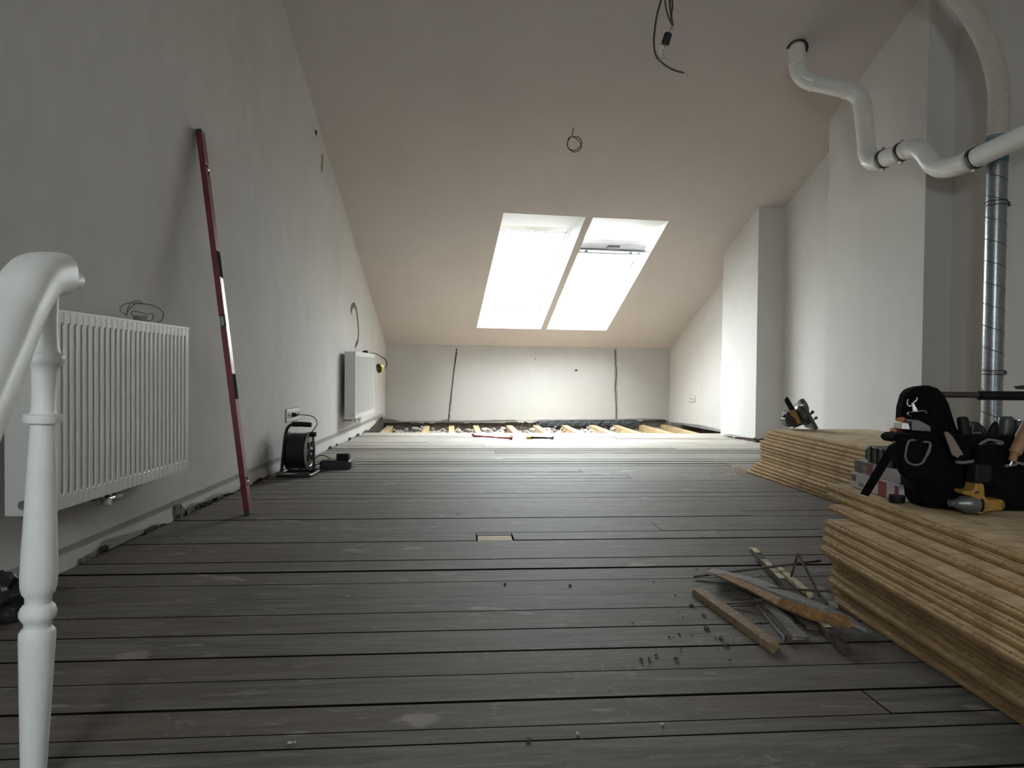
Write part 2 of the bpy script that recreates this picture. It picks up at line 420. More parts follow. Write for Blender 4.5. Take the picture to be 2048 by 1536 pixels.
def scar(parent, name, fr, line, w_, mat, out=.003, sd=0):
    """a raked-out channel: rough strip along a line of (u, z)"""
    b = MB(); L = []; Rr = []
    pts = [v3(u, z, 0) for u, z in line]; pp = seg_path(pts, 10)
    for i, p in enumerate(pp):
        d = (pp[min(i+1, len(pp)-1)] - pp[max(i-1, 0)]).normalized(); nn = v3(-d.y, d.x, 0)
        ws = w_/2*(1+.6*nz(i*.9, 1, sd)); we = w_/2*(1+.6*nz(i*.9, 1, sd+5))
        L.append(p + nn*ws); Rr.append(p - nn*we)
    va = [b.b.verts.new(fr(p.x, out, p.y)) for p in L]; vb = [b.b.verts.new(fr(p.x, out, p.y)) for p in Rr]
    vc = [b.b.verts.new(fr((p.x+q.x)/2, out*(2+2*nz(i*1.7, 1, sd+9)), (p.y+q.y)/2)) for i, (p, q) in enumerate(zip(L, Rr))]
    wa = [b.b.verts.new(fr(p.x, -.004, p.y)) for p in L]; wb = [b.b.verts.new(fr(p.x, -.004, p.y)) for p in Rr]
    for i in range(len(va)-1):
        b.face([va[i], va[i+1], vc[i+1], vc[i]]); b.face([vc[i], vc[i+1], vb[i+1], vb[i]])
        b.face([wa[i], wa[i+1], va[i+1], va[i]]); b.face([vb[i], vb[i+1], wb[i+1], wb[i]])
    return b.build(name, mat, parent)
simple('scar_grey', (.20, .185, .17), .95, var=.35, scale=45, bump=.8)
simple('scar_dark', (.045, .04, .035), .95, var=.4, scale=60, bump=.8)
simple('patch_grey', (.33, .31, .28), .95, var=.15, scale=45, bump=.5)
scar(wl, 'raked_channel', LW, [(6.93, 1.25), (6.98, 1.32), (7.12, 1.345), (7.22, 1.27), (7.30, 1.12), (7.28, 1.0), (7.16, .935)], .045, 'scar_grey', sd=2)
scar(wl, 'plaster_filling', LW, [(5.80, 2.46), (5.79, 2.38), (5.76, 2.32)], .05, 'patch_grey', sd=4)
scar(wl, 'raked_hole', LW, [(5.60, 2.585), (5.58, 2.55)], .04, 'scar_dark', sd=6)
scar(wl, 'raked_hole', LW, [(3.27, .012), (3.22, .045), (3.17, .04)], .05, 'scar_grey', sd=7)

for i_, (u_, z_, l_) in enumerate(((2.50, .012, .05), (2.60, .02, .03), (2.96, .012, .05), (3.34, .014, .04), (3.42, .018, .06), (3.55, .012, .04), (3.70, .012, .03), (4.02, .014, .03), (4.3, .012, .05), (5.1, .012, .03), (5.35, .012, .04), (6.1, .012, .05), (6.35, .012, .03), (6.9, .012, .06), (7.3, .014, .08), (7.7, .02, .12))):
    scar(wl, 'raked_hole', LW, [(u_-l_, z_*.6), (u_, z_), (u_+l_, z_*.7)], .022, 'scar_dark' if i_ % 3 else 'scar_grey', sd=40+i_)
# eaves wall
def fa_foot(u):
    a = .022 + nz(u, 3, 2.2)*.035 + nz(u, 11, 5.3)*.045 + nz(u, 40, 5.3)*.03
    a += .05*max(0, 1-abs(u-.84)/.12) + .05*max(0, 1-abs(u-.02)/.05) + .03*max(0, 1-abs(u-3.13)/.09)
    if 2.05 < u < 3.45: a = .045 + .008*nz(u, 30, 2)
    return max(.002, a)
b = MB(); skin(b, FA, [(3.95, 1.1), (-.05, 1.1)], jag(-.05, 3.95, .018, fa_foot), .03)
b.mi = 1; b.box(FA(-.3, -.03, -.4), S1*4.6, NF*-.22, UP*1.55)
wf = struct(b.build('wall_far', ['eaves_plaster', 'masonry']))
scar(wf, 'raked_channel', FA, [(.925, .985), (.915, .90), (.90, .78), (.875, .55), (.85, .3), (.825, .02)], .020, 'scar_grey', sd=12)
scar(wf, 'dark_crack', FA, [(.925, .93), (.912, .88), (.905, .80)], .015, 'scar_dark', .006, sd=17)
scar(wf, 'dark_crack', FA, [(.895, .78), (.87, .55), (.845, .3), (.815, .03)], .005, 'scar_dark', .005, sd=18)
scar(wf, 'raked_channel', FA, [(3.10, 1.01), (3.11, .8), (3.115, .5), (3.12, .2), (3.13, .03)], .034, 'patch_grey', sd=21)
scar(wf, 'dark_crack', FA, [(3.092, .99), (3.095, .9), (3.098, .78)], .008, 'scar_dark', .006, sd=22)
scar(wf, 'dark_crack', FA, [(3.11, .78), (3.115, .66), (3.10, .5), (3.115, .32), (3.125, .18), (3.12, .05)], .009, 'scar_dark', .006, sd=23)
scar(wf, 'screw_hole', FA, [(2.53, .712), (2.565, .716)], .02, 'scar_dark', .004, sd=25)
scar(wf, 'screw_hole', FA, [(1.975, .862), (1.985, .86)], .012, 'scar_dark', .004, sd=26)
b = MB(); lo = []; hi = []
for u in [2.0+.03*k for k in range(51)]:
    lo.append((u, -.045+.012*nz(u, 17, 3))); hi.append((u, .04+.006*nz(u, 25, 7) - (.05 if u < 2.06 or u > 3.47 else 0)))
va = [b.b.verts.new(FA(u, .004+.008*abs(nz(u, 21, 1)), z)) for u, z in lo]; vb = [b.b.verts.new(FA(u, -.012+.004*nz(u, 33, 2), z)) for u, z in hi]
vm = [b.b.verts.new(FA(u, .010+.02*nz(u, 19, 9), (z+hi[i][1])/2)) for i, (u, z) in enumerate(lo)]
for i in range(len(va)-1): b.face([va[i], va[i+1], vm[i+1], vm[i]]); b.face([vm[i], vm[i+1], vb[i+1], vb[i]])
b.build('bitumen_strip', 'bitumen', wf)

# right wall with pier and pipe chase
def rw_foot(t):
    a = max(0, nz(t, 3, 7.2))*.03 + nz(t, 15, 3.3)*.02 + nz(t, 45, 3.3)*.012
    return max(.001, a + .035*max(0, 1-abs(t-1.0)/.9)*(1+nz(t, 12, 1)))
def rwz(t, n=0):
    p = RW(t, n, 0); return min(ceil_z(p.x, p.y), FLATZ) + .05
b = MB(); skin(b, RW, [(2.3, rwz(2.3)), (-.06, rwz(-.06))], jag(-.06, 2.3, .02, rw_foot), .03)
def RW2(t, n, z): return RW(t, n-.068, z)
skin(b, RW2, [(13.2, FLATZ+.05)] + [(t, rwz(t, -.068)) for t in (6.6, 6.2, 5.8, 5, 4, 3.5, 2.2)], [(2.2, 0), (13.2, 0)], .03)
b.mi = 1; b.hexa([RW(-.3, -.1, -.4), RW(13.2, -.1, -.4), RW(13.2, -.1, 3.9), RW(6.3, -.1, 3.9), RW(-.3, -.1, 1.1)],
                 [RW(-.3, -.3, -.4), RW(13.2, -.3, -.4), RW(13.2, -.3, 3.9), RW(6.3, -.3, 3.9), RW(-.3, -.3, 1.1)])
struct(b.build('wall_right', ['white_plaster', 'masonry']))
def block(name, t0, t1, n0, n1, foot):
    b = MB()
    def side(fr, a, c, topf):
        skin(b, fr, [(c, topf(c)), (a, topf(a))], jag(a, c, .02, foot), .015)
    side(lambda u, n, z: RW(u, n1+n, z), t0, t1, lambda t: rwz(t, n1))
    side(lambda u, n, z: RW(t1-n*-1, u, z), n0, n1-.0152, lambda n: rwz(t1, n))
    side(lambda u, n, z: RW(t0+n*-1, u, z), n0, n1-.0152, lambda n: rwz(t0, n))
    b.mi = 1
    b.hexa([RW(t0+.016, n0, -.4), RW(t1-.016, n0, -.4), RW(t1-.016, n1-.016, -.4), RW(t0+.016, n1-.016, -.4)],
           [RW(t0+.016, n0, rwz(t0)), RW(t1-.016, n0, rwz(t1)), RW(t1-.016, n1-.016, rwz(t1)), RW(t0+.016, n1-.016, rwz(t0))])
    return struct(b.build(name, ['white_plaster', 'masonry']))
block('wall_pier', 1.955, 2.700, -.1, .212, lambda t: .004+max(0, .028+.05*nz(t, 6, 1)+.03*nz(t, 25, 1)))
block('wall_chase', 3.735, 4.845, -.1, .154, lambda t: .001)

# back wall with a window added behind the viewer for fill light, stairwell
b = MB(); yb = -3.0
for x0, x1, z0, z1 in ((-1.8, -.9, -2.8, 4), (.2, 4.9, -2.8, 4), (-.9, .2, -2.8, 1.45), (-.9, .2, 2.35, 4)):
    b.box(v3(x0, yb, z0), v3(x1-x0, 0, 0), v3(0, -.2, 0), v3(0, 0, z1-z0))
struct(b.build('wall_back', 'white_plaster'))
b = MB()
for x in (-.9, .14): b.box(v3(x, yb-.12, 1.45), v3(.06, 0, 0), v3(0, .06, 0), v3(0, 0, .9))
for z in (1.45, 2.29): b.box(v3(-.9, yb-.12, z), v3(1.1, 0, 0), v3(0, .06, 0), v3(0, 0, .06))
w3 = struct(b.build('fill_window', 'window_paint'))
b = MB(); b.box(v3(-.88, yb-.092, 1.47), v3(1.06, 0, 0), v3(0, .004, 0), v3(0, 0, .86)); b.build('pane', 'clear_glass', w3)
b = MB()
b.box(v3(HX0-.12, HY0-.1, -2.8), v3(.12, 0, 0), v3(0, HY1-HY0+.12, 0), v3(0, 0, 2.77))
b.box(v3(HX1, HY0-.1, -2.8), v3(.12, 0, 0), v3(0, HY1-HY0+.12, 0), v3(0, 0, 2.77))
b.box(v3(HX0-.12, HY1, -2.8), v3(HX1-HX0+.24, 0, 0), v3(0, .10, 0), v3(0, 0, 2.77))
b.box(v3(HX0-.12, HY0-.2, -2.8), v3(HX1-HX0+.24, 0, 0), v3(0, .12, 0), v3(0, 0, 2.77))
b.box(v3(HX0-.1, HY0-.1, -2.85), v3(HX1-HX0+.2, 0, 0), v3(0, HY1-HY0+.2, 0), v3(0, 0, .05))
struct(b.build('wall_stairwell', 'white_plaster'))
b = MB()
for k in range(11):
    b.box(v3(HX0+.02, HY1-.02-.25*(k+1), -.19*(k+1)-.06), v3(.85, 0, 0), v3(0, .27, 0), v3(0, 0, .05))
struct(b.build('trim_1', 'stair_paint'))

# ceiling: sloping slab with two splayed openings, flat part above the viewer
vtop = -(FLATZ-1.03)/math.sin(SL) - .0
b = MB(); U = [-5.6, SKY[0][0], SKY[0][1], SKY[1][0], SKY[1][1], 2.2]
th = .235
def cell(u0, u1, v0, v1, w0=0, w1=th):
    b.hexa([CE(u0, v0, w0), CE(u1, v0, w0), CE(u1, v1, w0), CE(u0, v1, w0)], [CE(u0, v0, w1), CE(u1, v0, w1), CE(u1, v1, w1), CE(u0, v1, w1)])
for i in range(5):
    if i in (1, 3):
        u0, u1 = U[i], U[i+1]
        b.hexa([CE(u0, vtop, 0), CE(u1, vtop, 0), CE(u1, SV0, 0), CE(u0, SV0, 0)], [CE(u0, vtop, th), CE(u1, vtop, th), CE(u1, OV0, th), CE(u0, OV0, th)])
        b.hexa([CE(u0, SV1, 0), CE(u1, SV1, 0), CE(u1, .3, 0), CE(u0, .3, 0)], [CE(u0, OV1, th), CE(u1, OV1, th), CE(u1, .3, th), CE(u0, .3, th)])
    else: cell(U[i], U[i+1], vtop, .3)
A = CE(-5.6, vtop, 0); B_ = CE(2.2, vtop, 0)
b.hexa([v3(A.x, A.y, FLATZ), v3(B_.x, B_.y, FLATZ), v3(B_.x, -3.3, FLATZ), v3(A.x, -3.3, FLATZ)],
       [v3(A.x, A.y, FLATZ+.2), v3(B_.x, B_.y, FLATZ+.2), v3(B_.x, -3.3, FLATZ+.2), v3(A.x, -3.3, FLATZ+.2)])
ce = struct(b.build('ceiling', 'ceiling_plaster'))
# white plasterboard lining of the two openings
for a0, a1 in SKY:
    e_ = .003
    def quad(p, q, r, t_, n_):
        b = MB(); b.hexa([p, q, r, t_], [x+n_*e_ for x in (p, q, r, t_)]); b.build('window_lining', 'lining_white', ce)
    lo0, lo1 = CE(a0, SV0, 0), CE(a1, SV0, 0); hi0, hi1 = CE(a0, OV0, th), CE(a1, OV0, th)
    bo0, bo1 = CE(a0, SV1, 0), CE(a1, SV1, 0); to0, to1 = CE(a0, OV1, th), CE(a1, OV1, th)
    quad(lo0, lo1, hi1, hi0, -UP); quad(bo0, bo1, to1, to0, NF)
    quad(lo0, hi0, to0, bo0, S1); quad(lo1, hi1, to1, bo1, -S1)
# roof windows
def roof_window(name, u0, u1, tilt):
    f = .05; w0 = th
    b = MB()
    def bar(a, c, d, e, z0, z1):
        b.hexa([CE(a, d, z0), CE(c, d, z0), CE(c, e, z0), CE(a, e, z0)], [CE(a, d, z1), CE(c, d, z1), CE(c, e, z1), CE(a, e, z1)])
    bar(u0-.02, u0+.025, OV0-.03, OV1+.03, w0, w0+.09); bar(u1-.025, u1+.02, OV0-.03, OV1+.03, w0, w0+.09)
    bar(u0+.025, u1-.025, OV0-.03, OV0+.03, w0, w0+.09); bar(u0+.025, u1-.025, OV1-.03, OV1+.03, w0, w0+.09)
    fr = struct(b.build(name, 'window_paint'))
    # sash, turned about its middle
    vc = (OV0+OV1)/2; hl = (OV1-OV0)/2-.035; c0 = CE(0, vc, w0+.045)
    ct, st = math.cos(tilt), math.sin(tilt); vd = VD*ct + CN*st; cn = CN*ct - VD*st
    def SA(u, v, w): return c0 + S1*u + vd*v + cn*w
    a0, a1 = u0+.028, u1-.028
    b = MB()
    def sb(a, c, d, e, z0, z1, bb=None):
        (bb or b).hexa([SA(a, d, z0), SA(c, d, z0), SA(c, e, z0), SA(a, e, z0)], [SA(a, d, z1), SA(c, d, z1), SA(c, e, z1), SA(a, e, z1)])
    sb(a0, a0+.045, -hl, hl, -.02, .03); sb(a1-.045, a1, -hl, hl, -.02, .03)
    sb(a0+.045, a1-.045, -hl, -hl+.075, -.02, .03); sb(a0+.045, a1-.045, hl-.06, hl, -.02, .03)
    s_ = b.build('sash', 'window_paint', fr)
    b = MB(); sb(a0+.046, a1-.046, -hl+.076, hl-.061, .004, .008, b); b.build('pane', 'clear_glass', s_)
    if tilt:
        b = MB(); sb(a0, a1, -hl, -hl+.105, -.035, -.021, b); b.build('ventilation_flap', 'vent_grey', s_)
        b = MB(); m = (a0+a1)/2; sb(m-.065, m+.065, -hl+.015, -hl+.085, -.052, -.036, b); b.build('lock_plate', 'window_grey', s_)
        b = MB(); sb(a0-.01, a1+.02, -hl+.106, -hl+.128, -.05, -.03, b); b.build('control_bar', 'window_grey', s_)
        b = MB(); sb(a0+.01, a1-.02, -hl+.165, -hl+.185, -.055, -.035, b); b.build('lower_bar', 'window_grey', s_)
        b = MB(); sb(a0+.012, a1-.022, -hl+.186, -hl+.235, -.045, -.035, b); b.build('lower_lip', 'window_paint', s_)
        for q in (a0+.10, a1-.14):
            b = MB(); sb(q-.015, q+.015, -hl+.129, -hl+.164, -.05, -.04, b); b.build('bracket', 'window_grey', s_)
    else:
        b = MB(); sb(a0+.01, a1-.01, -hl+.076, -hl+.088, -.03, -.021, b); b.build('ventilation_flap', 'vent_grey', s_)
    return fr, SA
roof_window('window_1', SKY[0][0], SKY[0][1], 0)
fr2, SA2 = roof_window('window_2', SKY[1][0], SKY[1][1], R_(12))
b = MB(); b.hexa([CE(SKY[1][1]-.06, OV0+.02, th-.005), CE(SKY[1][1]-.045, OV0+.02, th-.005), CE(SKY[1][1]-.045, OV0+.32, th-.005), CE(SKY[1][1]-.06, OV0+.32, th-.005)],
                 [CE(SKY[1][1]-.06, OV0+.02, th+.005), CE(SKY[1][1]-.045, OV0+.02, th+.005), CE(SKY[1][1]-.045, OV0+.32, th+.005), CE(SKY[1][1]-.06, OV0+.32, th+.005)])
b.build('side_seal', 'vent_grey', fr2)

# joists laid bare past the last board
JX = [-1.50, -1.02, -.70, -.38, .07, .435, .83, 1.22, 1.55, 1.93, 2.25]
for i, x in enumerate(JX):
    s0 = x + .0; p0 = 7.45 if True else 0
    q = v3(x, 8.15, 0); sc_ = q.dot(BE)
    pend = ((FA(0, -.02, 0) - BE*sc_).dot(NF))/(BP.dot(NF))
    b = MB(); wd = random.uniform(.07, .09)/2
    b.hexa([BD(sc_-wd, p0, -.24), BD(sc_+wd, p0, -.24), BD(sc_+wd, pend, -.24), BD(sc_-wd, pend, -.24)],
           [BD(sc_-wd, p0, -.031), BD(sc_+wd, p0, -.031), BD(sc_+wd, pend, -.031), BD(sc_-wd, pend, -.031)])
    o = b.build('floor_joist', 'joist_wood', bevel=.004)
    ordn = ['first', 'second', 'third', 'fourth', 'fifth', 'sixth', 'seventh', 'eighth', 'ninth', 'tenth', 'last'][i]
    tag(o, 'bare pale wooden floor joist before the low far wall, %s from the left' % ordn, 'joist', 'bare joists under the lifted boards')
# rubble between them
b = MB(); N1, N2 = 150, 60; grid = []
def inside(q):
    k = (q-L0).dot(NL)
    if k < .006: q = q + NL*(.006-k)
    k = (q-K0).dot(NF)
    if k < -.02: q = q + NF*(-.02-k)
    k = -(q-RC).dot(S1)
    if k < .006: q = q - S1*(.006-k)
    return q
for i in range(N1+1):
    row_ = []
    for j in range(N2+1):
        s_ = -1.75 + 4.75*i/N1 + 0; p_ = 7.55 + 2.3*j/N2
        h = -.14 + .05*nz(s_*3, 1, p_*3) + .05*noise.noise(v3(s_*16, p_*16, 2)) + .02*noise.noise(v3(s_*50, p_*50, 5)) + .03*max(0, (p_-8.7))
        row_.append(b.b.verts.new(inside(BD(s_, p_, h))))
    grid.append(row_)
for i in range(N1):
    for j in range(N2): b.face([grid[i][j], grid[i+1][j], grid[i+1][j+1], grid[i][j+1]])
rr = random.Random(11)
for k in range(520):
    s_ = rr.uniform(-1.6, 2.3); p_ = rr.uniform(7.9, 9.35)
    if (inside(BD(s_, p_)) - BD(s_, p_)).length > 0: continue
    r_ = rr.uniform(.012, .045)
    b.ball(BD(s_, p_, -.11+rr.uniform(-.02, .03)+.05*max(0, p_-8.7)), r_, 1, (rr.uniform(.7, 1.6), rr.uniform(.7, 1.3), rr.uniform(.5, .9)), .5, k)
o = b.build('rubble', 'rubble'); tag(o, 'loose rubble and mortar between the bare joists below the far wall', 'rubble'); o['kind'] = 'stuff'

# ================================================================== THINGS
# ---- radiators
def radiator(base_u, u1, z0, z1, label, n0=.04, n1=.14, grooves=True):
    u0 = base_u
    root = thing('radiator', LW((u0+u1)/2, n0, z0-.10), label, 'radiator')
    b = MB(); h0, h1 = z0+.045, z1-.045; pit = .0333; k = int((u1-u0-.03)/pit); st = (u1-u0-k*pit)/2
    prof = [(u0+.001, n1-.008), (u0+.006, n1-.001)]
    for i in range(k):
        a = u0+st+i*pit; prof += [(a+.007, n1), (a+.011, n1-.009), (a+.022, n1-.009), (a+.026, n1)]
    prof += [(u1-.006, n1-.001), (u1-.001, n1-.008)]
    # front sheet: flat margins above and below, vertical flutes between
    rows_ = []
    for z, fl in ((z0, 0), (h0-.006, 0), (h0+.006, 1), (h1-.006, 1), (h1+.006, 0), (z1, 0)):
        rows_.append([b.b.verts.new(LW(u, (n if fl else max(n, n1-.001) if n > n1-.0095 and u0+.006 <= u <= u1-.006 else n), z)) for u, n in prof])
    for A, B in zip(rows_, rows_[1:]):
        for i in range(len(A)-1): b.face([A[i], A[i+1], B[i+1], B[i]])
    b.box(LW(u0+.002, n0+.06, z0+.004), UL*(u1-u0-.004), NL*(n1-n0-.071), UP*(z1-z0-.012))
    b.build('front_panel', 'radiator_white', root)
    b = MB(); b.box(LW(u0+.004, n0, z0+.004), UL*(u1-u0-.008), NL*.012, UP*(z1-z0-.02)); 
    for i in range(24):
        a = u0+.02+i*(u1-u0-.04)/23; b.box(LW(a, n0+.014, z0+.03), UL*.002, NL*.04, UP*(z1-z0-.06))
    b.build('convector', 'radiator_grey', root)
    for uu in (u0, u1-.0015):
        b = MB(); b.box(LW(uu, n0, z0), UL*.0015, NL*(n1-n0-.001), UP*(z1-z0-.004)); b.build('side_panel', 'radiator_white', root)
    b = MB(); b.box(LW(u0, n1-.012, z1-.008), UL*(u1-u0), NL*.0125, UP*.007); b.box(LW(u0, n0, z1-.008), UL*(u1-u0), NL*.008, UP*.007)
    q = u0+.01
    while q < u1-.01: b.box(LW(q, n0+.008, z1-.006), UL*.003, NL*(n1-n0-.02), UP*.004); q += .012
    b.build('top_grille', 'radiator_white', root)
    b = MB(); c = LW(u0, (n0+n1)/2+.012, z0+.035); b.cyl(c, c-UL*.018, .013, 20); b.build('blanking_plug', 'steel', root, smooth=True)
    if not grooves:
        b = MB(); c = LW(u0, (n0+n1)/2+.0, z1-.035); b.cyl(c, c-UL*.008, .013, 20); b.build('blanking_plug', 'radiator_white', root, smooth=True)
    b = MB(); m = u0+.42 if grooves else u0+.16
    for d in (-.025, .025):
        b.cyl(LW(m+d, n0+.055, z0+.01), LW(m+d, n0+.055, z0-.035), .009); b.cyl(LW(m+d, n0+.055, z0-.03), LW(m+d, -.01, z0-.03), .008)
    b.cyl(LW(m-.045, n0+.055, z0-.03), LW(m+.045, n0+.055, z0-.03), .013)
    v = b.build('valve', 'steel', root, smooth=True)
    b = MB(); b.cyl(LW(m+.05, n0+.055, z0-.03), LW(m+.085, n0+.06, z0-.03), .014); b.build('valve_cap', 'radiator_white', v, smooth=True)
    b = MB(); b.cyl(LW(m-.025, n0+.06, z0-.03), LW(m-.025, n0+.085, z0-.03), .012); b.build('valve_cap', 'radiator_white', v, smooth=True)
    return root
radiator(2.03, 3.015, .262, .872, 'white panel radiator behind the turned post, with grey wire coiled on top')
radiator(6.49, 7.50, .238, .865, 'smaller looking white radiator near the far corner with ear defenders hung on it', grooves=False)

# wire bundle on the near radiator
def cable(name, pts, r, mat, parent=None, n=6, k=8):
    b = MB(); b.tube(seg_path(pts, k), r, n); return b.build(name, mat, parent, smooth=True)
rt = thing('wire_bundle', LW(2.67, .09, .873), 'grey wire loops with a small adapter lying on the near radiator', 'wire')
cable('wire', [P(x, y, Y) for x, y, Y in [(252, 630, 2.56), (240, 620, 2.55), (246, 610, 2.55), (262, 606, 2.57), (285, 607, 2.60), (310, 612, 2.66), (326, 624, 2.72), (324, 640, 2.76), (314, 643.5, 2.76)]], .0022, 'grey_cable', rt)
cable('wire', [P(x, y, Y) for x, y, Y in [(252, 631, 2.56), (256, 615, 2.58), (266, 603, 2.60), (280, 603, 2.62), (284, 608, 2.63), (270, 608, 2.60), (256, 622, 2.58), (254, 631, 2.58)]], .0022, 'grey_cable', rt)
cable('wire', [P(x, y, Y) for x, y, Y in [(276, 635, 2.64), (263, 628, 2.62), (265, 623, 2.62), (278, 624, 2.63), (292, 628, 2.66), (306, 628, 2.70), (304, 640, 2.72), (290, 638.5, 2.68)]], .0018, 'grey_cable', rt)
b = MB(); b.cbox(LW(2.71, .09, .885), .05, .075, .022, rotm(z=20)); b.build('adapter', 'grey_cable', rt, bevel=.004)

# ---- long red spirit level leaning on the left wall
bot = v3(-1.262, 3.30, .002); top = v3(-1.525, 3.365, 1.84)
ax = (top-bot).normalized(); ex = v3(1, .12, 0); ex = (ex-ax*ex.dot(ax)).normalized(); ey = ax.cross(ex).normalized()
if ey.y < 0: ey = -ey
LEN = (top-bot).length
def LV(x, y, a): return bot + ex*x + ey*y + ax*a           # x off the wall, y along the room
WX, WY = .026, .062
rt = thing('spirit_level', bot, 'long dark red spirit level leaning against the left wall', 'level')
def lvbox(b, x0, x1, y0, y1, a0, a1): b.box(LV(x0, y0, a0), ex*(x1-x0), ey*(y1-y0), ax*(a1-a0))
b = MB(); mid = LEN*.5
for a0, a1 in ((.02, .135), (.175, mid-.028), (mid+.028, LEN-.215), (LEN-.165, LEN-.02)): lvbox(b, 0, WX, 0, WY, a0, a1)
for a0, a1 in ((.135, .175), (LEN-.215, LEN-.165)):
    lvbox(b, 0, WX, 0, .016, a0, a1); lvbox(b, 0, WX, .046, WY, a0, a1)
lvbox(b, 0, WX, .034, WY, mid-.028, mid+.028)
b.build('beam', 'level_red', rt, bevel=.002)
for a0, a1 in ((0, .0195), (LEN-.0195, LEN)):
    b = MB(); lvbox(b, -.001, WX+.001, -.001, WY+.001, a0, a1); b.build('end_cap', 'black_plastic', rt, bevel=.003)
for a in (.155, LEN-.19):
    b = MB(); b.cyl(LV(.001, .031, a), LV(WX-.001, .031, a), .0145, 20); b.build('vial_housing', 'black_plastic', rt, smooth=True)
    b = MB(); b.cyl(LV(WX+.0005, .022, a), LV(WX+.0005, .040, a), .006, 12); b.build('vial', 'steel', rt, smooth=True)
b = MB(); lvbox(b, .002, WX-.002, .004, .033, mid-.027, mid+.027); b.build('vial_housing', 'black_plastic', rt)
b = MB(); b.cyl(LV(WX/2, .002, mid-.02), LV(WX/2, .002, mid+.02), .007, 12); b.build('vial', 'vial_green', rt, smooth=True)
b = MB(); lvbox(b, WX, WX+.001, .008, .056, mid-.25, mid+.21); b.build('label_strip', 'level_silver', rt)
for a0, a1 in ((mid+.215, mid+.34), (mid-.375, mid-.255)):
    b = MB(); lvbox(b, WX, WX+.0015, .006, .058, a0, a1); b.build('grip', 'black_fabric', rt)

# ---- triple wall socket and its plug
def socket(fr, u0, u1, z0, z1, n, label):
    root = thing('wall_socket', fr((u0+u1)/2, 0, (z0+z1)/2), label, 'socket')
    b = MB(); b.box(fr(u0, 0, z0), fr(u1, 0, z0)-fr(u0, 0, z0), fr(u0, .010, z0)-fr(u0, 0, z0), UP*(z1-z0)); b.build('cover_frame', 'socket_white', root, bevel=.002)
    b = MB(); b.box(fr(u0-.004, 0, z0-.005), fr(u1+.004, 0, z0)-fr(u0-.004, 0, z0), fr(u0, .003, z0)-fr(u0, 0, z0), UP*(z1-z0+.010)); b.build('shadow_gap', 'grey_cable', root)  # grey rim painting a shadow line round the cover
    for i in range(n):
        c = u0+(u1-u0)*(i+.5)/n
        b = MB(); nn = (fr(c, 1, 0)-fr(c, 0, 0)); b.lathe(fr(c, .0105, (z0+z1)/2), [(.024, 0), (.024, .003), (.019, .003), (.019, -.0)], 24, nn); ins = b.build('socket_insert', 'socket_white', root, smooth=True)
        for d in (-.008, .008):
            b = MB(); b.cyl(fr(c+d, .0108, (z0+z1)/2), fr(c+d, .0118, (z0+z1)/2), .005, 8); b.build('pin_hole', 'dark_void', ins)
    return root
socket(LW, 4.835, 5.145, .330, .415, 4, 'white row of wall sockets low on the left wall above the black cable reel')
socket(lambda t, n, z: RW(t, n, z), .66, .83, .325, .40, 2, 'small white double socket low on the far right wall')
rt = thing('power_plug', LW(4.95, .02, .372), 'black plug and lead pushed into the left wall sockets', 'plug')
b = MB(); b.cyl(LW(4.95, .0145, .372), LW(4.95, .045, .372), .018, 16, .010); b.build('plug_body', 'black_rubber', rt, smooth=True)
cable('lead', [LW(4.95, .045, .372), LW(4.95, .10, .372), LW(4.93, .17, .358), LW(4.86, .21, .315), LW(4.80, .195, .27), LW(4.74, .18, .22), LW(4.70, .17, .12), LW(4.75, .17, .012), LW(4.80, .20, .006)], .0035, 'black_cable', rt)

# ---- cable reel
rc = v3(-1.385, 4.60, 0)
rt = thing('cable_reel', rc, 'black cable reel in a tubular frame standing below the wall sockets', 'cable reel')
cz = .158
b = MB(); b.lathe(rc+v3(-.08, 0, cz), [(.02, 0), (.125, 0), (.125, .006), (.07, .010), (.07, .128), (.02, .128)], 40, (1, 0, 0)); b.build('drum', 'black_plastic', rt, smooth=True)
pts = []; rr = random.Random(5)
for lay in range(2):
    for i in range(0, 14*16+1):
        th_ = 2*math.pi*i/14; f = i/(14*16); f = f if lay == 0 else 1-f
        pts.append(rc+v3(-.068+.112*f, math.cos(th_)*(.098+.016*lay), cz+math.sin(th_)*(.098+.016*lay+.004*rr.uniform(-1, 1))))
b = MB(); b.tube(pts, .006, 6); b.build('wound_cable', 'black_cable', rt, smooth=True)
b = MB(); b.lathe(rc+v3(.050, 0, cz), [(.02, 0), (.118, 0), (.128, .004), (.128, .010), (.118, .013), (.100, .013), (.096, .009), (.03, .009), (.03, .016), (.01, .016)], 44, (1, 0, 0))
dk_ = b.build('side_disc', 'gear_grey', rt, smooth=True)
for a in (45, 135, 225, 315):
    b = MB(); q = rc+v3(.0595, math.cos(R_(a))*.058, cz+math.sin(R_(a))*.058)
    b.cyl(q, q+v3(.006, 0, 0), .020, 20); b.build('disc_socket', 'black_rubber', dk_, smooth=True)
b = MB(); b.tube(seg_path([rc+v3(-.125, -.10, .011), rc+v3(-.128, .10, .011), rc+v3(-.05, .118, .011), rc+v3(.07, .115, .011), rc+v3(.088, .08, .011), rc+v3(.088, -.09, .011), rc+v3(.06, -.118, .011), rc+v3(-.10, -.118, .011), rc+v3(-.125, -.10, .011)], 6), .010, 10)
b.tube(seg_path([rc+v3(-.128, 0, .015), rc+v3(-.118, 0, .12), rc+v3(-.105, 0, .25), rc+v3(-.085, 0, .315), rc+v3(-.045, 0, .335), rc+v3(0, 0, .336), rc+v3(.055, 0, .332)], 7), .0105, 12)
b.cyl(rc+v3(-.115, 0, cz), rc+v3(-.07, 0, cz), .012)
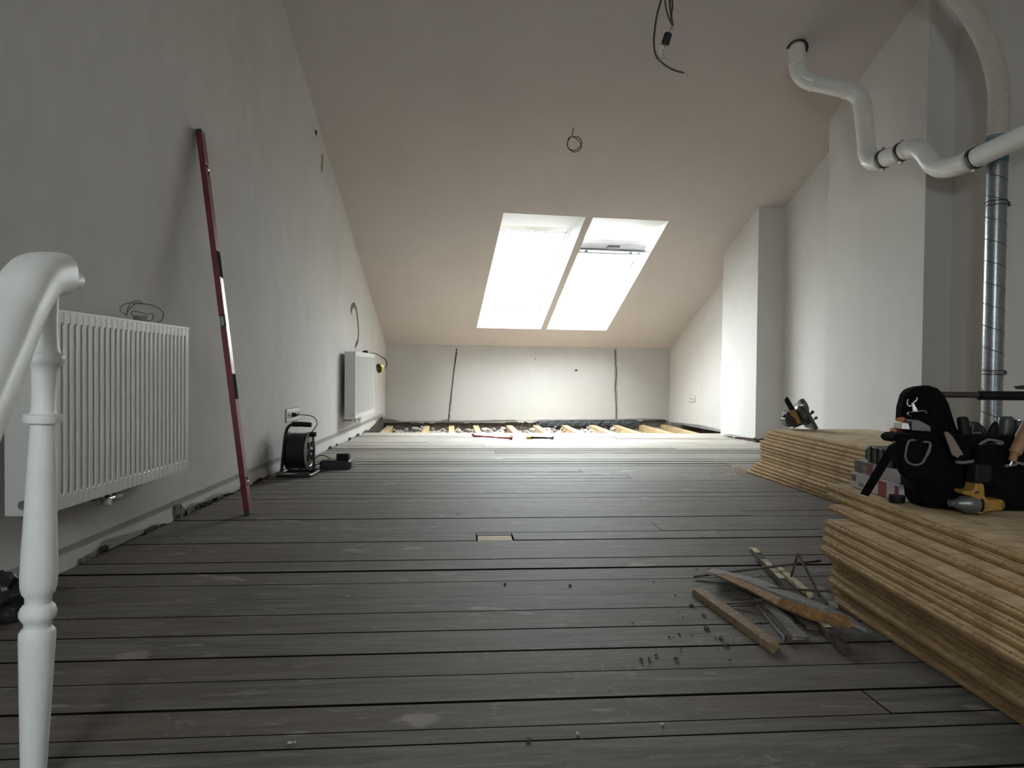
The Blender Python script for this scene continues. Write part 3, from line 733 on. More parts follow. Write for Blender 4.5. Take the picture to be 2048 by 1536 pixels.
b.cyl(rc+v3(.088, 0, .011), rc+v3(.082, 0, cz), .008); b.cyl(rc+v3(.082, 0, cz), rc+v3(.06, 0, cz), .010); b.cyl(rc+v3(.086, 0, cz), rc+v3(.078, 0, .262), .006)
b.build('tube_frame', 'black_plastic', rt, smooth=True)
b = MB(); b.tube([rc+v3(-.060, 0, .334), rc+v3(-.05, 0, .334), rc+v3(0, 0, .334), rc+v3(.06, 0, .331), rc+v3(.068, 0, .331)], [.014, .017, .0165, .016, .014], 14); b.build('handle', 'black_rubber', rt, smooth=True)
b = MB(); b.cyl(rc+v3(.045, 0, .268), rc+v3(.098, 0, .268), .016, 16); b.build('winding_knob', 'black_rubber', rt, smooth=True)

# ---- battery charger on the floor beside the reel
q = fl = v3(-1.23, 4.93, 0)
rt = thing('battery_charger', q, 'low black charger with its battery and trailing lead on the boards', 'charger')
b = MB(); b.prism([(-.105, 0), (.105, 0), (.105, .035), (.09, .058), (-.09, .062), (-.105, .05)], q+v3(0, -.055, .001), v3(1, .08, 0), UP, v3(-.006, .11, 0)); b.build('housing', 'black_plastic', rt, bevel=.004)
b = MB(); b.cbox(q+v3(.045, .0, .082), .085, .07, .045); b.build('battery', 'black_rubber', rt, bevel=.006)
b = MB(); b.cbox(q+v3(.108, -.0, .035), .012, .09, .035); b.build('end_face', 'gear_grey', rt, bevel=.003)
cable('lead', [q+v3(-.10, 0, .03), q+v3(-.13, -.01, .03), q+v3(-.17, -.05, .006), q+v3(-.19, -.12, .005), q+v3(-.13, -.16, .005), q+v3(-.06, -.20, .005), q+v3(-.03, -.10, .005), q+v3(-.13, -.08, .005), q+v3(-.205, -.02, .005), q+v3(-.22, .02, .005)], .0035, 'black_cable', rt)
cable('lead', [q+v3(-.05, .02, .062), q+v3(-.09, .01, .085), q+v3(-.13, -.02, .085), q+v3(-.165, -.10, .03), q+v3(-.16, -.21, .006), q+v3(-.20, -.29, .005), q+v3(-.08, -.33, .005)], .0035, 'black_cable', rt)

# ---- ear defenders over the end of the far radiator
q = LW(7.42, .15, .865)
rt = thing('ear_defenders', q, 'yellow and black ear defenders hanging off the far radiator end', 'ear defenders')
c1 = LW(7.56, .19, .715)
b = MB(); b.lathe(c1, [(.01, 0), (.040, 0), (.050, .012), (.050, .028), (.044, .034), (.01, .034)], 24, (-.75, -.4, -.15)); cup = b.build('cushion', 'black_rubber', rt, smooth=True)
b = MB(); b.lathe(c1, [(.01, 0), (.044, 0), (.046, .008), (.036, .026), (.015, .034), (.002, .036)], 24, (.75, -.4, .15)); b.build('ear_cup', 'ear_yellow', rt, smooth=True)
b = MB(); b.tube(seg_path([LW(7.36, .10, .868), LW(7.44, .15, .868), LW(7.54, .19, .845), LW(7.62, .235, .80), LW(7.63, .245, .74), c1+v3(.055, -.02, .0)], 8), .005, 8, flat=1.6); b.build('headband', 'black_plastic', rt, smooth=True)
b = MB(); b.ball(LW(7.17, .10, .877), .032, 2, (1, 1, .5)); b.build('ear_cup', 'black_rubber', rt, smooth=True)

# ---- sheets in the two stacks
def sheet_mesh(b, x0, x1, y0, y1, z, t=.0205):
    """one tongued sheet; the tongue runs round the long left edge"""
    g = .004; m = z+t/2
    pr = [(x0, z+.0005), (x0-.0, z+.0055), (x0-g, z+.0075), (x0-g, z+t-.0075), (x0, z+t-.0055), (x0+.0008, z+t-.0005)]
    A = [v3(x, y0, zz) for x, zz in pr]+[v3(x1, y0, z+t-.0005), v3(x1, y0, z+.0005)]
    B = [v3(x, y1, zz) for x, zz in pr]+[v3(x1, y1, z+t-.0005), v3(x1, y1, z+.0005)]
    va = [b.b.verts.new(p) for p in A]; vb = [b.b.verts.new(p) for p in B]; n = len(va)
    b.mi = 1; b.face(va[::-1]); b.face(vb)
    for i in range(n):
        b.mi = 0 if i in (5, 7) else 1
        b.face([va[i], va[(i+1) % n], vb[(i+1) % n], vb[i]])
ORD = ['topmost', 'second from the top', 'third from the top', 'fourth from the top', 'fifth from the top', 'sixth from the top', 'seventh from the top', 'the middle one',
       'seventh from the bottom', 'sixth from the bottom', 'fifth from the bottom', 'fourth from the bottom', 'third from the bottom', 'second from the bottom', 'bottom one on the boards']
def stack(name, X0, XW, Y1, YL, offs, where, grp, yaw, H=.330):
    N = 15; dz = H/N
    for k in range(N):                      # k = 0 at the bottom
        dx, dy, ya = offs[N-1-k]
        c = v3(X0, Y1, 0)
        b = MB(); sheet_mesh(b, 0, XW, -YL-.002*k, 0, 0)
        o = b.build('chipboard_sheet', ['osb_face', 'osb_edge'])
        o.location = (X0+dx, Y1+dy, k*dz+.001); o.rotation_euler = (0, 0, R_(yaw+ya))
        tag(o, 'flake board sheet in %s, %s' % (where, ORD[N-1-k]), 'board', grp)
# offsets listed from the top sheet down: (sideways, lengthways, turn in degrees)
near = [(.022, .00, 0), (.012, -.03, .2), (-.032, -.14, -.2), (-.095, -.26, .2), (-.105, -.27, .0), (-.118, -.29, .3), (-.132, -.31, .1), (-.105, -.28, .3), (-.086, -.27, .3), (-.072, -.26, .5), (-.074, -.25, .7), (-.080, -.25, .9), (-.058, -.22, 1.4), (-.048, -.22, 2.0), (-.058, -.24, 3.2)]
far = [(-.018, -.04, 0), (-.038, .01, .1), (-.042, .03, 0), (-.046, .04, .1), (-.062, .07, .1), (-.063, .06, 0), (-.060, .07, .1), (-.056, .06, .2), (-.060, .06, .1), (-.056, .06, .1), (-.060, .07, 0), (-.078, .10, .6), (-.088, .12, 1.6), (-.100, .14, 2.8), (-.112, .18, 4.0)]
stack('near', 1.045, .675, 2.36, 2.5, near, 'the near stack under the tool bag', 'flake board sheets in the near stack', 0)
stack('far', 1.765, .675, 4.72, 2.5, far, 'the far stack under the small saw', 'flake board sheets in the far stack', 1.9)

# ---- white soil pipe with steel clamps
PR = .062
pp = [P(1592, 70, 5.36), P(1597, 158, 5.36), P(1722, 186, 5.28), P(1737, 330, 5.22), P(1840, 289, 4.76), P(1868, 338, 4.70), P(1912, 334, 4.52), P(2048, 272, 4.03)]
pp[-1] = pp[-2] + (pp[-1]-pp[-2])*2.6
def rounded(pts, r, k=7):
    out = [pts[0]]
    for a, c, d in zip(pts, pts[1:], pts[2:]):
        u = (a-c); v = (d-c); rr_ = min(r, u.length*.48, v.length*.48)
        p0 = c+u.normalized()*rr_; p1 = c+v.normalized()*rr_
        for i in range(k+1):
            t_ = i/k; out.append(p0*(1-t_)**2 + c*2*t_*(1-t_) + p1*t_*t_)
    out.append(pts[-1]); return out
rt = thing('soil_pipe', RW(4.1, .154, pp[3].z), 'thick white plastic pipe bending from the ceiling round the wall chase', 'pipe')
# straight runs and bends as separate pieces
def lerp(a, c, t_): return a*(1-t_)+c*t_
n = len(pp); er = .105
for i in range(n-1):
    a, c = pp[i], pp[i+1]; L = (c-a).length; d = (c-a)/L
    r0 = 0 if i == 0 else min(er, L*.46); r1 = 0 if i == n-2 else min(er, L*.46)
    if L-r0-r1 > .03 and i not in (4,):
        b = MB(); b.cyl(a+d*r0, c-d*r1, PR-.001, 28); b.build('pipe_run', 'pipe_white', rt, smooth=True)
for i in range(1, n-1):
    a, c, d = pp[i-1], pp[i], pp[i+1]; u = (a-c); v = (d-c)
    r0 = min(er, u.length*.5) + (.02 if u.length > .3 else 0); r1 = min(er, v.length*.5) + (.02 if v.length > .3 else 0)
    un, vn = u.normalized(), v.normalized(); pts = []
    k0 = min(er, u.length*.5); k1 = min(er, v.length*.5)
    if r0 > k0: pts.append(c+un*r0)
    for t_ in [j/8 for j in range(9)]: pts.append((c+un*k0)*(1-t_)**2 + c*2*t_*(1-t_) + (c+vn*k1)*t_*t_)
    if r1 > k1: pts.append(c+vn*r1)
    b = MB(); b.tube(pts, PR+.002, 28); el = b.build('elbow', 'pipe_white', rt, smooth=True)
    for q, dr in ((c+un*r0, un), (c+vn*r1, vn)):
        if (q-c).length > .11: 
            b = MB(); b.lathe(q-dr*.022, [(PR+.001, 0), (PR+.006, .003), (PR+.006, .010), (PR+.001, .013)], 28, dr); b.build('socket_bead', 'pipe_white', el, smooth=True)
def clamp(parent, c, d, r, bolt):
    b = MB(); b.lathe(v3(*c)-d*.012, [(r, 0), (r+.005, 0), (r+.005, .024), (r, .024)], 30, d); cl = b.build('pipe_clamp', 'dark_steel', parent, smooth=True)
    b = MB(); b.lathe(v3(*c)-d*.015, [(r-.001, 0), (r+.002, 0), (r+.002, .03), (r-.001, .03)], 30, d); b.build('rubber_liner', 'black_rubber', cl, smooth=True)
    for s_ in (1, -1):
        b = MB(); q = v3(*c)+bolt*s_*(r+.012); b.cbox(q, .024, .024, .012); b.cyl(q-v3(.0, 0, .016), q+v3(0, 0, .016), .005, 8)
        b.build('clamp_bolt', 'steel', cl, smooth=False)
d3 = (pp[4]-pp[3]).normalized(); d6 = (pp[7]-pp[6]).normalized()
bolt = d3.cross(v3(1, 0, 0)).normalized()
clamp(rt, lerp(pp[3], pp[4], .30), d3, PR, UP); clamp(rt, lerp(pp[3], pp[4], .66), d3, PR, UP)
clamp(rt, pp[6]+d6*.15, d6, PR, UP)
for c, k in ((lerp(pp[3], pp[4], .30), .10), (lerp(pp[3], pp[4], .66), .10), (pp[6]+d6*.15, .22)):
    b = MB(); b.cyl(c+S1*PR, c+S1*k, .005, 8); b.build('threaded_rod', 'steel', rt)
scar(ce, 'broken_hole', lambda u, n, z: CE(u, z, -n), [(-.83-.075, -4.80), (-.83-.06, -4.86), (-.83, -4.885), (-.83+.06, -4.85), (-.83+.085, -4.79), (-.83+.05, -4.74)], .018, 'scar_dark', .004, sd=31)

# ---- galvanised spiral duct with the cream hose on top
dc = P(1990, 500, 4.40); dxy = v3(dc.x, dc.y, 0); DR = .0585
rt = thing('ventilation_duct', dxy, 'shiny spiral duct rising behind the tool bag into a cream hose', 'duct')
ztop = P(2000, 272, 4.40).z
b = MB(); b.cyl(dxy, dxy+UP*ztop, DR, 40); du = b.build('spiral_duct', 'galvanised', rt, smooth=True)
pts = []; z = .02; pitch = .135; nst = 28
while z < ztop-.05:
    a = -2*math.pi*z/pitch; pts.append(dxy+v3(math.cos(a)*DR, math.sin(a)*DR, z)); z += pitch/nst
b = MB(); b.tube(pts, .0024, 5); b.build('lock_seam', 'dark_steel', du, smooth=True)
for zz in (P(1993, 408, 4.40).z, P(1985, 745, 4.40).z):
    b = MB()
    for o_ in (-.012, .012): b.lathe(dxy+UP*(zz+o_), [(DR, -.004), (DR+.005, -.004), (DR+.005, .004), (DR, .004)], 40)
    b.cbox(dxy+v3(DR+.012, -.0, zz), .022, .02, .03); b.cyl(dxy+UP*zz, dxy+UP*zz+S1*.11, .004, 8)
    b.build('duct_clamp', 'dark_steel', rt, smooth=True)
b = MB(); b.lathe(dxy, [(DR+.001, ztop-.17), (DR+.003, ztop-.168), (DR+.003, ztop-.01), (DR+.002, ztop)], 36); b.build('blue_tape', 'blue_tape', rt, smooth=True)
hp = seg_path([dxy+UP*(ztop-.04), dxy+UP*(ztop+.03), P(1997, 180, 4.41), P(1981, 105, 4.43), P(1952, 45, 4.47), P(1908, -12, 4.5), P(1850, -70, 4.5), P(1790, -115, 4.45), P(1740, -150, 4.3)], 16)
rs = [.060+.0016*math.sin(i*2.1) for i in range(len(hp))]
b = MB(); b.tube(hp, rs, 28); b.build('flexible_hose', 'hose_cream', rt, smooth=True)

# ---- bare bulb on its cables, loop of wire further back
YP = 3.4
rt = thing('pendant_bulb', P(1331, 78, YP), 'bare bulb in a black holder hanging from dark cables', 'bulb')
Z = FLATZ-.01
def PP(x, y, dy=0): return P(x, y, YP+dy)
a0 = v3(PP(1336, -505).x, YP, FLATZ-.002)
def up_path(first): return [a0+v3(0, 0, 0), lerp(a0, first, .35)+v3(.01, 0, 0), lerp(a0, first, .7)+v3(.008, 0, 0)]
for nm, pts, r in (('cable', [PP(1329, -40), PP(1322, 0), PP(1314, 30), PP(1309, 65), PP(1308, 90), PP(1313, 113), PP(1326, 127), PP(1345, 139), PP(1368, 146)], .0048),
                   ('cable', [PP(1327, -40), PP(1330, 0), PP(1334, 24), PP(1341, 44), PP(1346, 50)], .0040),
                   ('cable', [PP(1337, -40), PP(1339, 0), PP(1341, 24), PP(1344, 50)], .0050),
                   ('cable', [PP(1338, -40), PP(1344, 0), PP(1345, 14), PP(1343, 30), PP(1346, 52)], .0045)):
    cable(nm, up_path(pts[0])+pts, r, 'brown_cable', rt, 8)
cable('core_wire', [PP(1345, 50), PP(1341, 56), PP(1338, 66)], .0012, 'black_cable', rt)
for q in ((1378, 147.5), (1377, 154)):
    b = MB(); b.tube([PP(1366, 145.5), PP(1371, 147), PP(*q)], .0011, 5); b.build('bare_wire', 'copper', rt)
for q in ((1343, 60), (1347, 62)):
    b = MB(); b.tube([PP(1344, 48), PP(*q)], .0016, 5); b.build('bare_wire', 'copper', rt)
axb = (PP(1326, 106)-PP(1338, 66)).normalized()
b = MB(); b.lathe(PP(1337, 66), [(.010, 0), (.0175, .004), (.0195, .010), (.0195, .052), (.0185, .062), (.008, .063)], 24, axb); b.build('lamp_holder', 'black_plastic', rt, smooth=True)
t = NT('bulb_glass'); t.b.inputs['Base Color'].default_value = (1, 1, 1, 1); t.b.inputs['Transmission Weight'].default_value = 1; MATS['bulb_glass'] = t.fin(.0, **{'IOR': 1.2, 'Specular IOR Level': .9})
b = MB(); b.lathe(PP(1329, 92), [(.010, -.012), (.011, 0), (.020, .012), (.026, .026), (.026, .038), (.020, .052), (.010, .059), (.001, .061)], 28, axb); b.build('glass_bulb', 'bulb_glass', rt, smooth=True)
b = MB(); b.cyl(PP(1330, 88), PP(1328, 99), .003, 8); b.ball(PP(1327, 101), .0035, 1); b.ball(PP(1326, 109), .0035, 1); b.tube([PP(1327, 101), PP(1323, 105), PP(1326, 109)], .0006, 4); b.build('filament', 'steel', rt)
rt = thing('hanging_wire', P(1146, 256, 5.86), 'small dark ring of wire hanging from a hole in the ceiling', 'wire')
YR = 5.80
hole = CE(-2.344, -3.864, 0)
cable('wire', [hole+CN*.02, hole-CN*.02, P(1145, 268, YR), P(1144, 272, YR), P(1137, 280, YR), P(1134.5, 290, YR), P(1139, 299, YR), P(1149, 304, YR), P(1159, 300, YR), P(1163, 292, YR), P(1157, 281, YR), P(1148, 274.5, YR), P(1145, 273, YR)], .0036, 'black_cable', rt)
cable('wire', [P(1143, 274, YR-.01), P(1138, 276, YR-.01), P(1135, 286, YR-.02), P(1137, 296, YR-.02), P(1145, 300.5, YR), P(1154, 298.5, YR), P(1161.5, 291, YR+.02), P(1163.5, 283, YR+.02), P(1158, 275.5, YR+.02), P(1148, 272.5, YR)], .0036, 'black_cable', rt)

# ---- turned white post and stair handrail
YN = 1.15
def npt(y): return P(90-16*(y-700)/590 if y > 560 else 92, y, YN)
prof_px = [(585, 20), (600, 21), (660, 21), (690, 24), (704, 27.5), (706, 31), (711, 34.6), (722, 34.6), (728, 31), (734, 25.5), (745, 23), (780, 21.5), (822, 21.5), (827, 25), (829, 34), (841, 34.5), (845, 33), (847, 22), (860, 22.5), (950, 26), (1030, 28.5), (1100, 31.5), (1150, 33), (1172, 32), (1185, 29), (1192, 24), (1206, 23), (1208, 26), (1213, 30), (1222, 33), (1231, 32.5), (1239, 28), (1243, 24.5), (1254, 24), (1257, 28), (1263, 32), (1275, 32.5), (1340, 30), (1400, 28), (1470, 25.5), (1536, 23), (1570, 22), (1575, 26), (1582, 27), (1597, 27)]
ptop = npt(585); pbot = npt(1597); axn = (pbot-ptop).normalized(); sc_ = YN/FPX
rt = thing('stair_banister', pbot, 'white banister, a turned post under a thick curved handrail at the left edge', 'banister')
prof = [(hw*sc_, ((npt(y)-ptop).dot(axn))) for y, hw in prof_px]
b = MB(); b.lathe(ptop, prof, 40, axn); b.build('turned_post', 'paint_white', rt, smooth=True)
rail = [P(122, 549, 1.20), P(112, 548, 1.19), P(94, 548, 1.15), P(72, 556, 1.10), P(48, 588, 1.04), P(20, 642, .98), P(-22, 736, .88), P(-90, 880, .77), P(-250, 1180, .60), P(-420, 1500, .50)]
b = MB(); pth = seg_path(rail, 10); b.tube(pth, [.026+.010*min(1, i/12) for i in range(len(pth))], 36, flat=1.02, sq=.72)
o = b.build('handrail', 'paint_white', rt, smooth=True)
b = MB(); b.cyl(P(112, 560, 1.19), P(148, 561, 1.30), .018, 24); b.build('rail_end', 'paint_white', o, smooth=True); 

# ---- black crumpled bag at the foot of the left wall
b = MB(); b.ball(v3(-1.42, 1.90, .062), .105, 4, (.85, .95, .62), .9, 3)
for v in b.b.verts:
    v.co += v3(1, 1, 1)*.008*noise.noise(v.co*30); v.co.z = max(.002, v.co.z)
o = b.build('rubbish_bag', 'black_plastic'); tag(o, 'black crumpled bag on the boards behind the white post', 'bag')

# ---- crowbar, hammer and the let-in floor patch
def on(px, py, z=0):
    r = RT*((px-1024)/FPX)+DN*((py-768)/FPX)+FW; return CAM+r*((z-CH)/r.z)
a, c = on(947, 871.5, .012), on(1023, 877, .012)
rt = thing('crowbar', a, 'dark red crowbar lying near the lifted boards', 'crowbar')
b = MB(); d = (c-a).normalized(); b.tube([a+v3(-.01, 0, .02), a, a+d*.05, lerp(a, c, .3), lerp(a, c, .55)], [.016, .012, .009, .008, .008], 8); b.tube([lerp(a, c, .55), lerp(a, c, .66)], .0078, 8); b.tube([lerp(a, c, .66), c-d*.05, c, c+v3(0, -.02, .025)], [.008, .009, .013, .018], 8)
b.build('bar', 'crowbar_red', rt, smooth=True)
b = MB(); b.tube([lerp(a, c, .57), lerp(a, c, .65)], .0086, 8); b.build('bare_band', 'level_silver', rt)
a, c = on(1053, 875, .014), on(1109, 876, .014); d = (c-a).normalized()
rt = thing('hammer', a, 'black hammer with a yellow end lying right of the crowbar', 'hammer')
b = MB(); b.tube([a+d*.04, lerp(a, c, .3), lerp(a, c, .75)], [.014, .011, .010], 8); b.build('handle', 'black_rubber', rt, smooth=True)
b = MB(); b.cyl(a, a+d*.045, .015, 12); b.build('butt_cap', 'ear_yellow', rt, smooth=True)
b = MB(); s_ = BP*.045; b.cyl(lerp(a, c, .9)-s_, lerp(a, c, .9)+s_*.4, .014, 12); b.tube([lerp(a, c, .9)+s_*.3, lerp(a, c, .95)+s_*.9+UP*.01, c+s_*1.3], [.013, .009, .004], 8); b.tube([lerp(a, c, .72), lerp(a, c, .92)], .011, 8); b.build('head', 'dark_steel', rt, smooth=True)
b = MB(); b.box(BD(.113, 2.873, -.028), BE*.144, BP*.088, UP*.026); o = b.build('floor_patch', 'new_wood', bevel=.002); tag(o, 'pale new wood patch let into the grey floorboards', 'patch')

# ---- demolition scraps beside the near stack
def scrap(label, pts, wd, ht, mat, twist=0, rag=.5, name='wood_scrap', sd=0, taper=(1, 1)):
    """pts: points of the underside centre line"""
    b = MB(); pts = [v3(*p) for p in pts]; N = len(pts); rings = []; rnd = random.Random(sd)
    for i, p in enumerate(pts):
        d = (pts[min(i+1, N-1)]-pts[max(i-1, 0)]).normalized(); x = d.cross(UP).normalized(); y = x.cross(d)
        x, y = x*math.cos(R_(twist))+y*math.sin(R_(twist)), y*math.cos(R_(twist))-x*math.sin(R_(twist))
        k = taper[0]+(taper[1]-taper[0])*i/(N-1)
        ring = []
        for sx, sy in ((-1, 0), (1, 0), (1, 1), (-1, 1)):
            e = d*rnd.uniform(-1, 1)*wd*rag if i in (0, N-1) else v3(0, 0, 0)
            j = 1+rnd.uniform(-.07, .07)
            ring.append(b.b.verts.new(p+x*sx*wd/2*k*j+y*sy*ht*j+e))
        rings.append(ring)
    for A, B in zip(rings, rings[1:]):
        for k in range(4): b.face([A[k], A[(k+1) % 4], B[(k+1) % 4], B[k]])
    b.face(rings[0][::-1]); b.face(rings[-1])
    o = b.build(name, mat, bevel=.0008, seg=1)
    return tag(o, label, 'wood scrap', 'broken wood on the boards by the near stack')
def line(a, c, n=5, sag=0): return [lerp(a, c, i/(n-1))+UP*(-sag*4*(i/(n-1))*(1-i/(n-1))) for i in range(n)]
o = scrap('tan batten lying apart, leftmost of the broken wood', line(on(1391, 1186), on(1553, 1303)), .036, .020, 'scrap_tan', sd=1)
b = MB(); b.cbox(on(1386, 1180, .014), .012, .01, .012, rotm(20, 10, 30)); b.build('splintered_end', 'scrap_painted', o)
scrap('grey skirting piece with a rounded edge, next to the lone tan batten', line(on(1520, 1205), on(1592, 1282)), .062, .012, 'scrap_grey', taper=(.75, 1.1), sd=2, rag=.2)
scrap('dark round strip along the grey skirting piece', line(on(1512, 1208), on(1578, 1284)), .016, .018, 'scrap_dark', sd=21, rag=.2)
o = scrap('long batten with flaking cream paint, its pale end pointing away', line(on(1506, 1106, .018), on(1690, 1308, .0)), .026, .018, 'scrap_dark', twist=10, sd=3)
for f0, f1 in ((0, .07), (.17, .25), (.29, .40), (.68, .86)):
    b = MB(); A = lerp(on(1506, 1106, .018), on(1690, 1308, .0), f0)+UP*.019; B2 = lerp(on(1506, 1106, .018), on(1690, 1308, 0), f1)+UP*.019
    d = (B2-A).normalized(); x = d.cross(UP)*.0115; b.hexa([A-x*.9, A+x, B2+x*.7, B2-x], [A-x*.9+UP*.002, A+x+UP*.002, B2+x*.7+UP*.002, B2-x+UP*.002]); b.build('cream_paint', 'scrap_painted', o)
o = scrap('split plank with a torn orange edge across the pile', [on(1440, 1152, .035), on(1505, 1180, .042), on(1560, 1208, .045), on(1625, 1232, .042), on(1690, 1246, .034)], .045, .010, 'scrap_orange', twist=-28, sd=4, taper=(.45, .8))
scrap('wide weathered grey board at the back of the pile', [on(1424, 1146, .022), on(1500, 1163, .030), on(1580, 1196, .036), on(1650, 1222, .034), on(1725, 1257, .012)], .085, .009, 'scrap_grey', twist=8, sd=5, taper=(1.25, .55))
scrap('long thin black strip lying across the top of the pile', line(on(1388, 1155, .004), on(1641, 1123, .06)), .011, .007, 'scrap_dark', sd=6)
scrap('thin dark lath leaning up to a point, left one', line(on(1583, 1154, .02), on(1596, 1109, .085), 3), .008, .005, 'scrap_dark', sd=7)
scrap('thin dark lath leaning up to a point, right one', line(on(1596, 1109, .085), on(1640, 1196, .02), 3), .008, .006, 'scrap_dark', sd=8)
scrap('thin dark strip between the pile and the stack', line(on(1533, 1177, .04), on(1662, 1185, .03)), .008, .006, 'scrap_dark', sd=9)
scrap('thin brown lath under the orange plank, pointing left', line(on(1453, 1209, .004), on(1572, 1199, .03)), .010, .005, 'scrap_dark', sd=10)
scrap('black and cream offcut behind the wide board', line(on(1555, 1140, .006), on(1622, 1196, .006)), .020, .014, 'scrap_painted', sd=12)
scrap('grey offcut against the near stack', line(on(1640, 1180, .004), on(1668, 1216, .012)), .022, .010, 'scrap_grey', sd=13)
scrap('dark plank end below the orange plank', line(on(1572, 1215, .003), on(1628, 1262, .003)), .030, .012, 'scrap_dark', sd=14)
rr = random.Random(19); b = MB()
for k in range(80):
    px = rr.gauss(1500, 130); py = rr.gauss(1200, 70)
    if not (1240 < px < 1690 and 1070 < py < 1400): continue
    q = on(px, py, .0025); q.x = min(q.x, .95); s_ = rr.uniform(.001, .004); b.cbox(q, s_*rr.uniform(1, 3), s_, .003, rotm(z=rr.uniform(0, 180)))
for px, py, s_ in ((1383, 1210, .007), (1407, 1229, .005), (1413, 1256, .008), (1441, 1275, .009), (1451, 1288, .010), (1140, 1170, .006), (1058, 1478, .006), (1282, 1317, .006), (1298, 1316, .005), (1352, 1316, .006), (1010, 1167, .005)):
    q = on(px, py, .003); b.cbox(q, s_*1.8, s_, .005, rotm(z=rr.uniform(0, 180)))
o = b.build('splinters', 'scrap_dark'); tag(o, 'scattered dark splinters and crumbs on the boards around the wood pile', 'debris'); o['kind'] = 'stuff'
rr = random.Random(23); b = MB()
for px, py, s_ in ((580, 1485, .010), (590, 1484, .005), (1155, 1466, .008), (1324, 1447, .009), (1219, 1375, .004), (1336, 1259, .004), (1137, 1266, .004), (1289, 1189, .005)):
    q = on(px, py, .003); s_ *= .5; b.cbox(q, s_*1.6, s_, .002, rotm(z=rr.uniform(0, 180)))
o = b.build('plaster_crumbs', 'carton_white'); tag(o, 'small white plaster crumbs on the nearest boards', 'debris'); o['kind'] = 'stuff'

# ---- small circular saw on the far stack (modelled in a local frame: a right, b up, c away)
ZT = .331
o0 = on(1600, 858, ZT+.0); s_y = o0.y
def SW(px, py, c=0): return P(px, py, s_y+c)
rt = thing('circular_saw', o0, 'yellow and black cordless saw tipped on the far stack', 'saw')
def sprism(name, pix, c0, c1, mat, par=None, bevel=.004, **k):
    b = MB(); A = [SW(x, y, c0) for x, y in pix]; B = [p+v3(0, c1-c0, 0) for p in A]; b.hexa(A, B); return b.build(name, mat, par or rt, bevel=bevel, **k)
sprism('motor_housing', [(1572, 826), (1587, 819), (1594, 820), (1607, 846), (1596, 854), (1580, 853), (1572, 840)], -.03, .06, 'black_plastic')
sprism('yellow_shell', [(1579, 824), (1590, 819.5), (1597, 833), (1603, 846), (1596, 849), (1589, 836), (1582, 831)], -.038, .03, 'tool_yellow', bevel=.002)
sprism('battery', [(1570, 838), (1574, 834), (1584, 850), (1580, 855), (1574, 850)], -.03, .05, 'charcoal_plastic')
b = MB(); b.tube(seg_path([SW(1585, 820, .01), SW(1578, 808, .01), SW(1574, 800, .01), SW(1577, 798, .01)], 6), [.017]*13+[.018, .018, .017, .016, .014, .012], 14)
b.build('handle', 'black_rubber', rt, smooth=True)
axs = (SW(1612, 830)-SW(1596, 837)).normalized()
b = MB(); b.lathe(SW(1596, 834, .02), [(.02, 0), (.058, .004), (.072, .02), (.072, .058), (.060, .062), (.02, .062)], 30, axs); b.build('blade_guard', 'gear_grey', rt, smooth=True)
b = MB(); b.lathe(SW(1602, 813, .03), [(.01, 0), (.042, .002), (.046, .012), (.046, .03), (.01, .034)], 26, axs); b.build('dust_port', 'gear_grey', rt, smooth=True)
sprism('base_plate', [(1606, 812), (1610, 809), (1637, 856), (1633, 859.5), (1629, 858)], -.06, .09, 'dark_steel', bevel=.001)
b = MB(); b.cyl(SW(1618, 830), SW(1627, 824), .007, 12); b.ball(SW(1625, 824), .011, 2); b.build('locking_knob', 'black_plastic', rt, smooth=True)
b = MB(); b.tube([SW(1622, 842), SW(1634, 836)], .005, 8); b.cbox(SW(1632, 836), .018, .012, .016, rotm(y=-25)); b.build('rip_fence_clamp', 'gear_grey', rt)
b = MB(); b.tube([SW(1586, 856), SW(1600, 850), SW(1616, 845), SW(1621, 842)], .0045, 8); b.build('edge_bar', 'steel', rt)
sprism('rear_knob', [(1566, 831), (1572, 827), (1576, 833), (1569, 837)], -.01, .03, 'black_plastic', bevel=.002)

# ---- tool bag and everything round it on the near stack
ZT = .3305
BY = 1.97
def B(px, py, c=0): return P(px, py, BY+c)
rt = thing('tool_bag', on(1925, 1020, ZT), 'open black fabric tool bag with grey trim on the near stack', 'tool bag')
def bprism(name, pix, c0, c1, mat, par=None, bevel=.006, Y=None, **k):
    b = MB(); A = [B(x, y, c0) for x, y in pix]; D = [p+v3(0, c1-c0, 0) for p in A]; b.hexa(A, D); return b.build(name, mat, par or rt, bevel=bevel, **k)
# body: lofted sack, bottom on the sheets
b = MB(); rings = []
cx, cy = 1.35, 1.99
for z_, hx, hy in ((ZT+.001, .195, .085), (ZT+.02, .212, .098), (ZT+.08, .215, .10), (ZT+.14, .218, .10), (ZT+.19, .222, .098), (ZT+.205, .225, .096)):
    ring = []
    for k in range(40):
        a = 2*math.pi*k/40; ca, sa = math.cos(a), math.sin(a)
        x = math.copysign(abs(ca)**.55, ca)*hx; y = math.copysign(abs(sa)**.55, sa)*hy
        f = 1+.035*noise.noise(v3(x*14, y*14, z_*12)); ring.append(b.b.verts.new(v3(cx+x*f, cy+y*f, z_)))
    rings.append(ring)
for A, C in zip(rings, rings[1:]):
    for k in range(40): b.face([A[k], A[(k+1) % 40], C[(k+1) % 40], C[k]])
b.face(rings[0][::-1]); b.face(rings[-1])
b.build('body', 'black_fabric', rt, smooth=True)
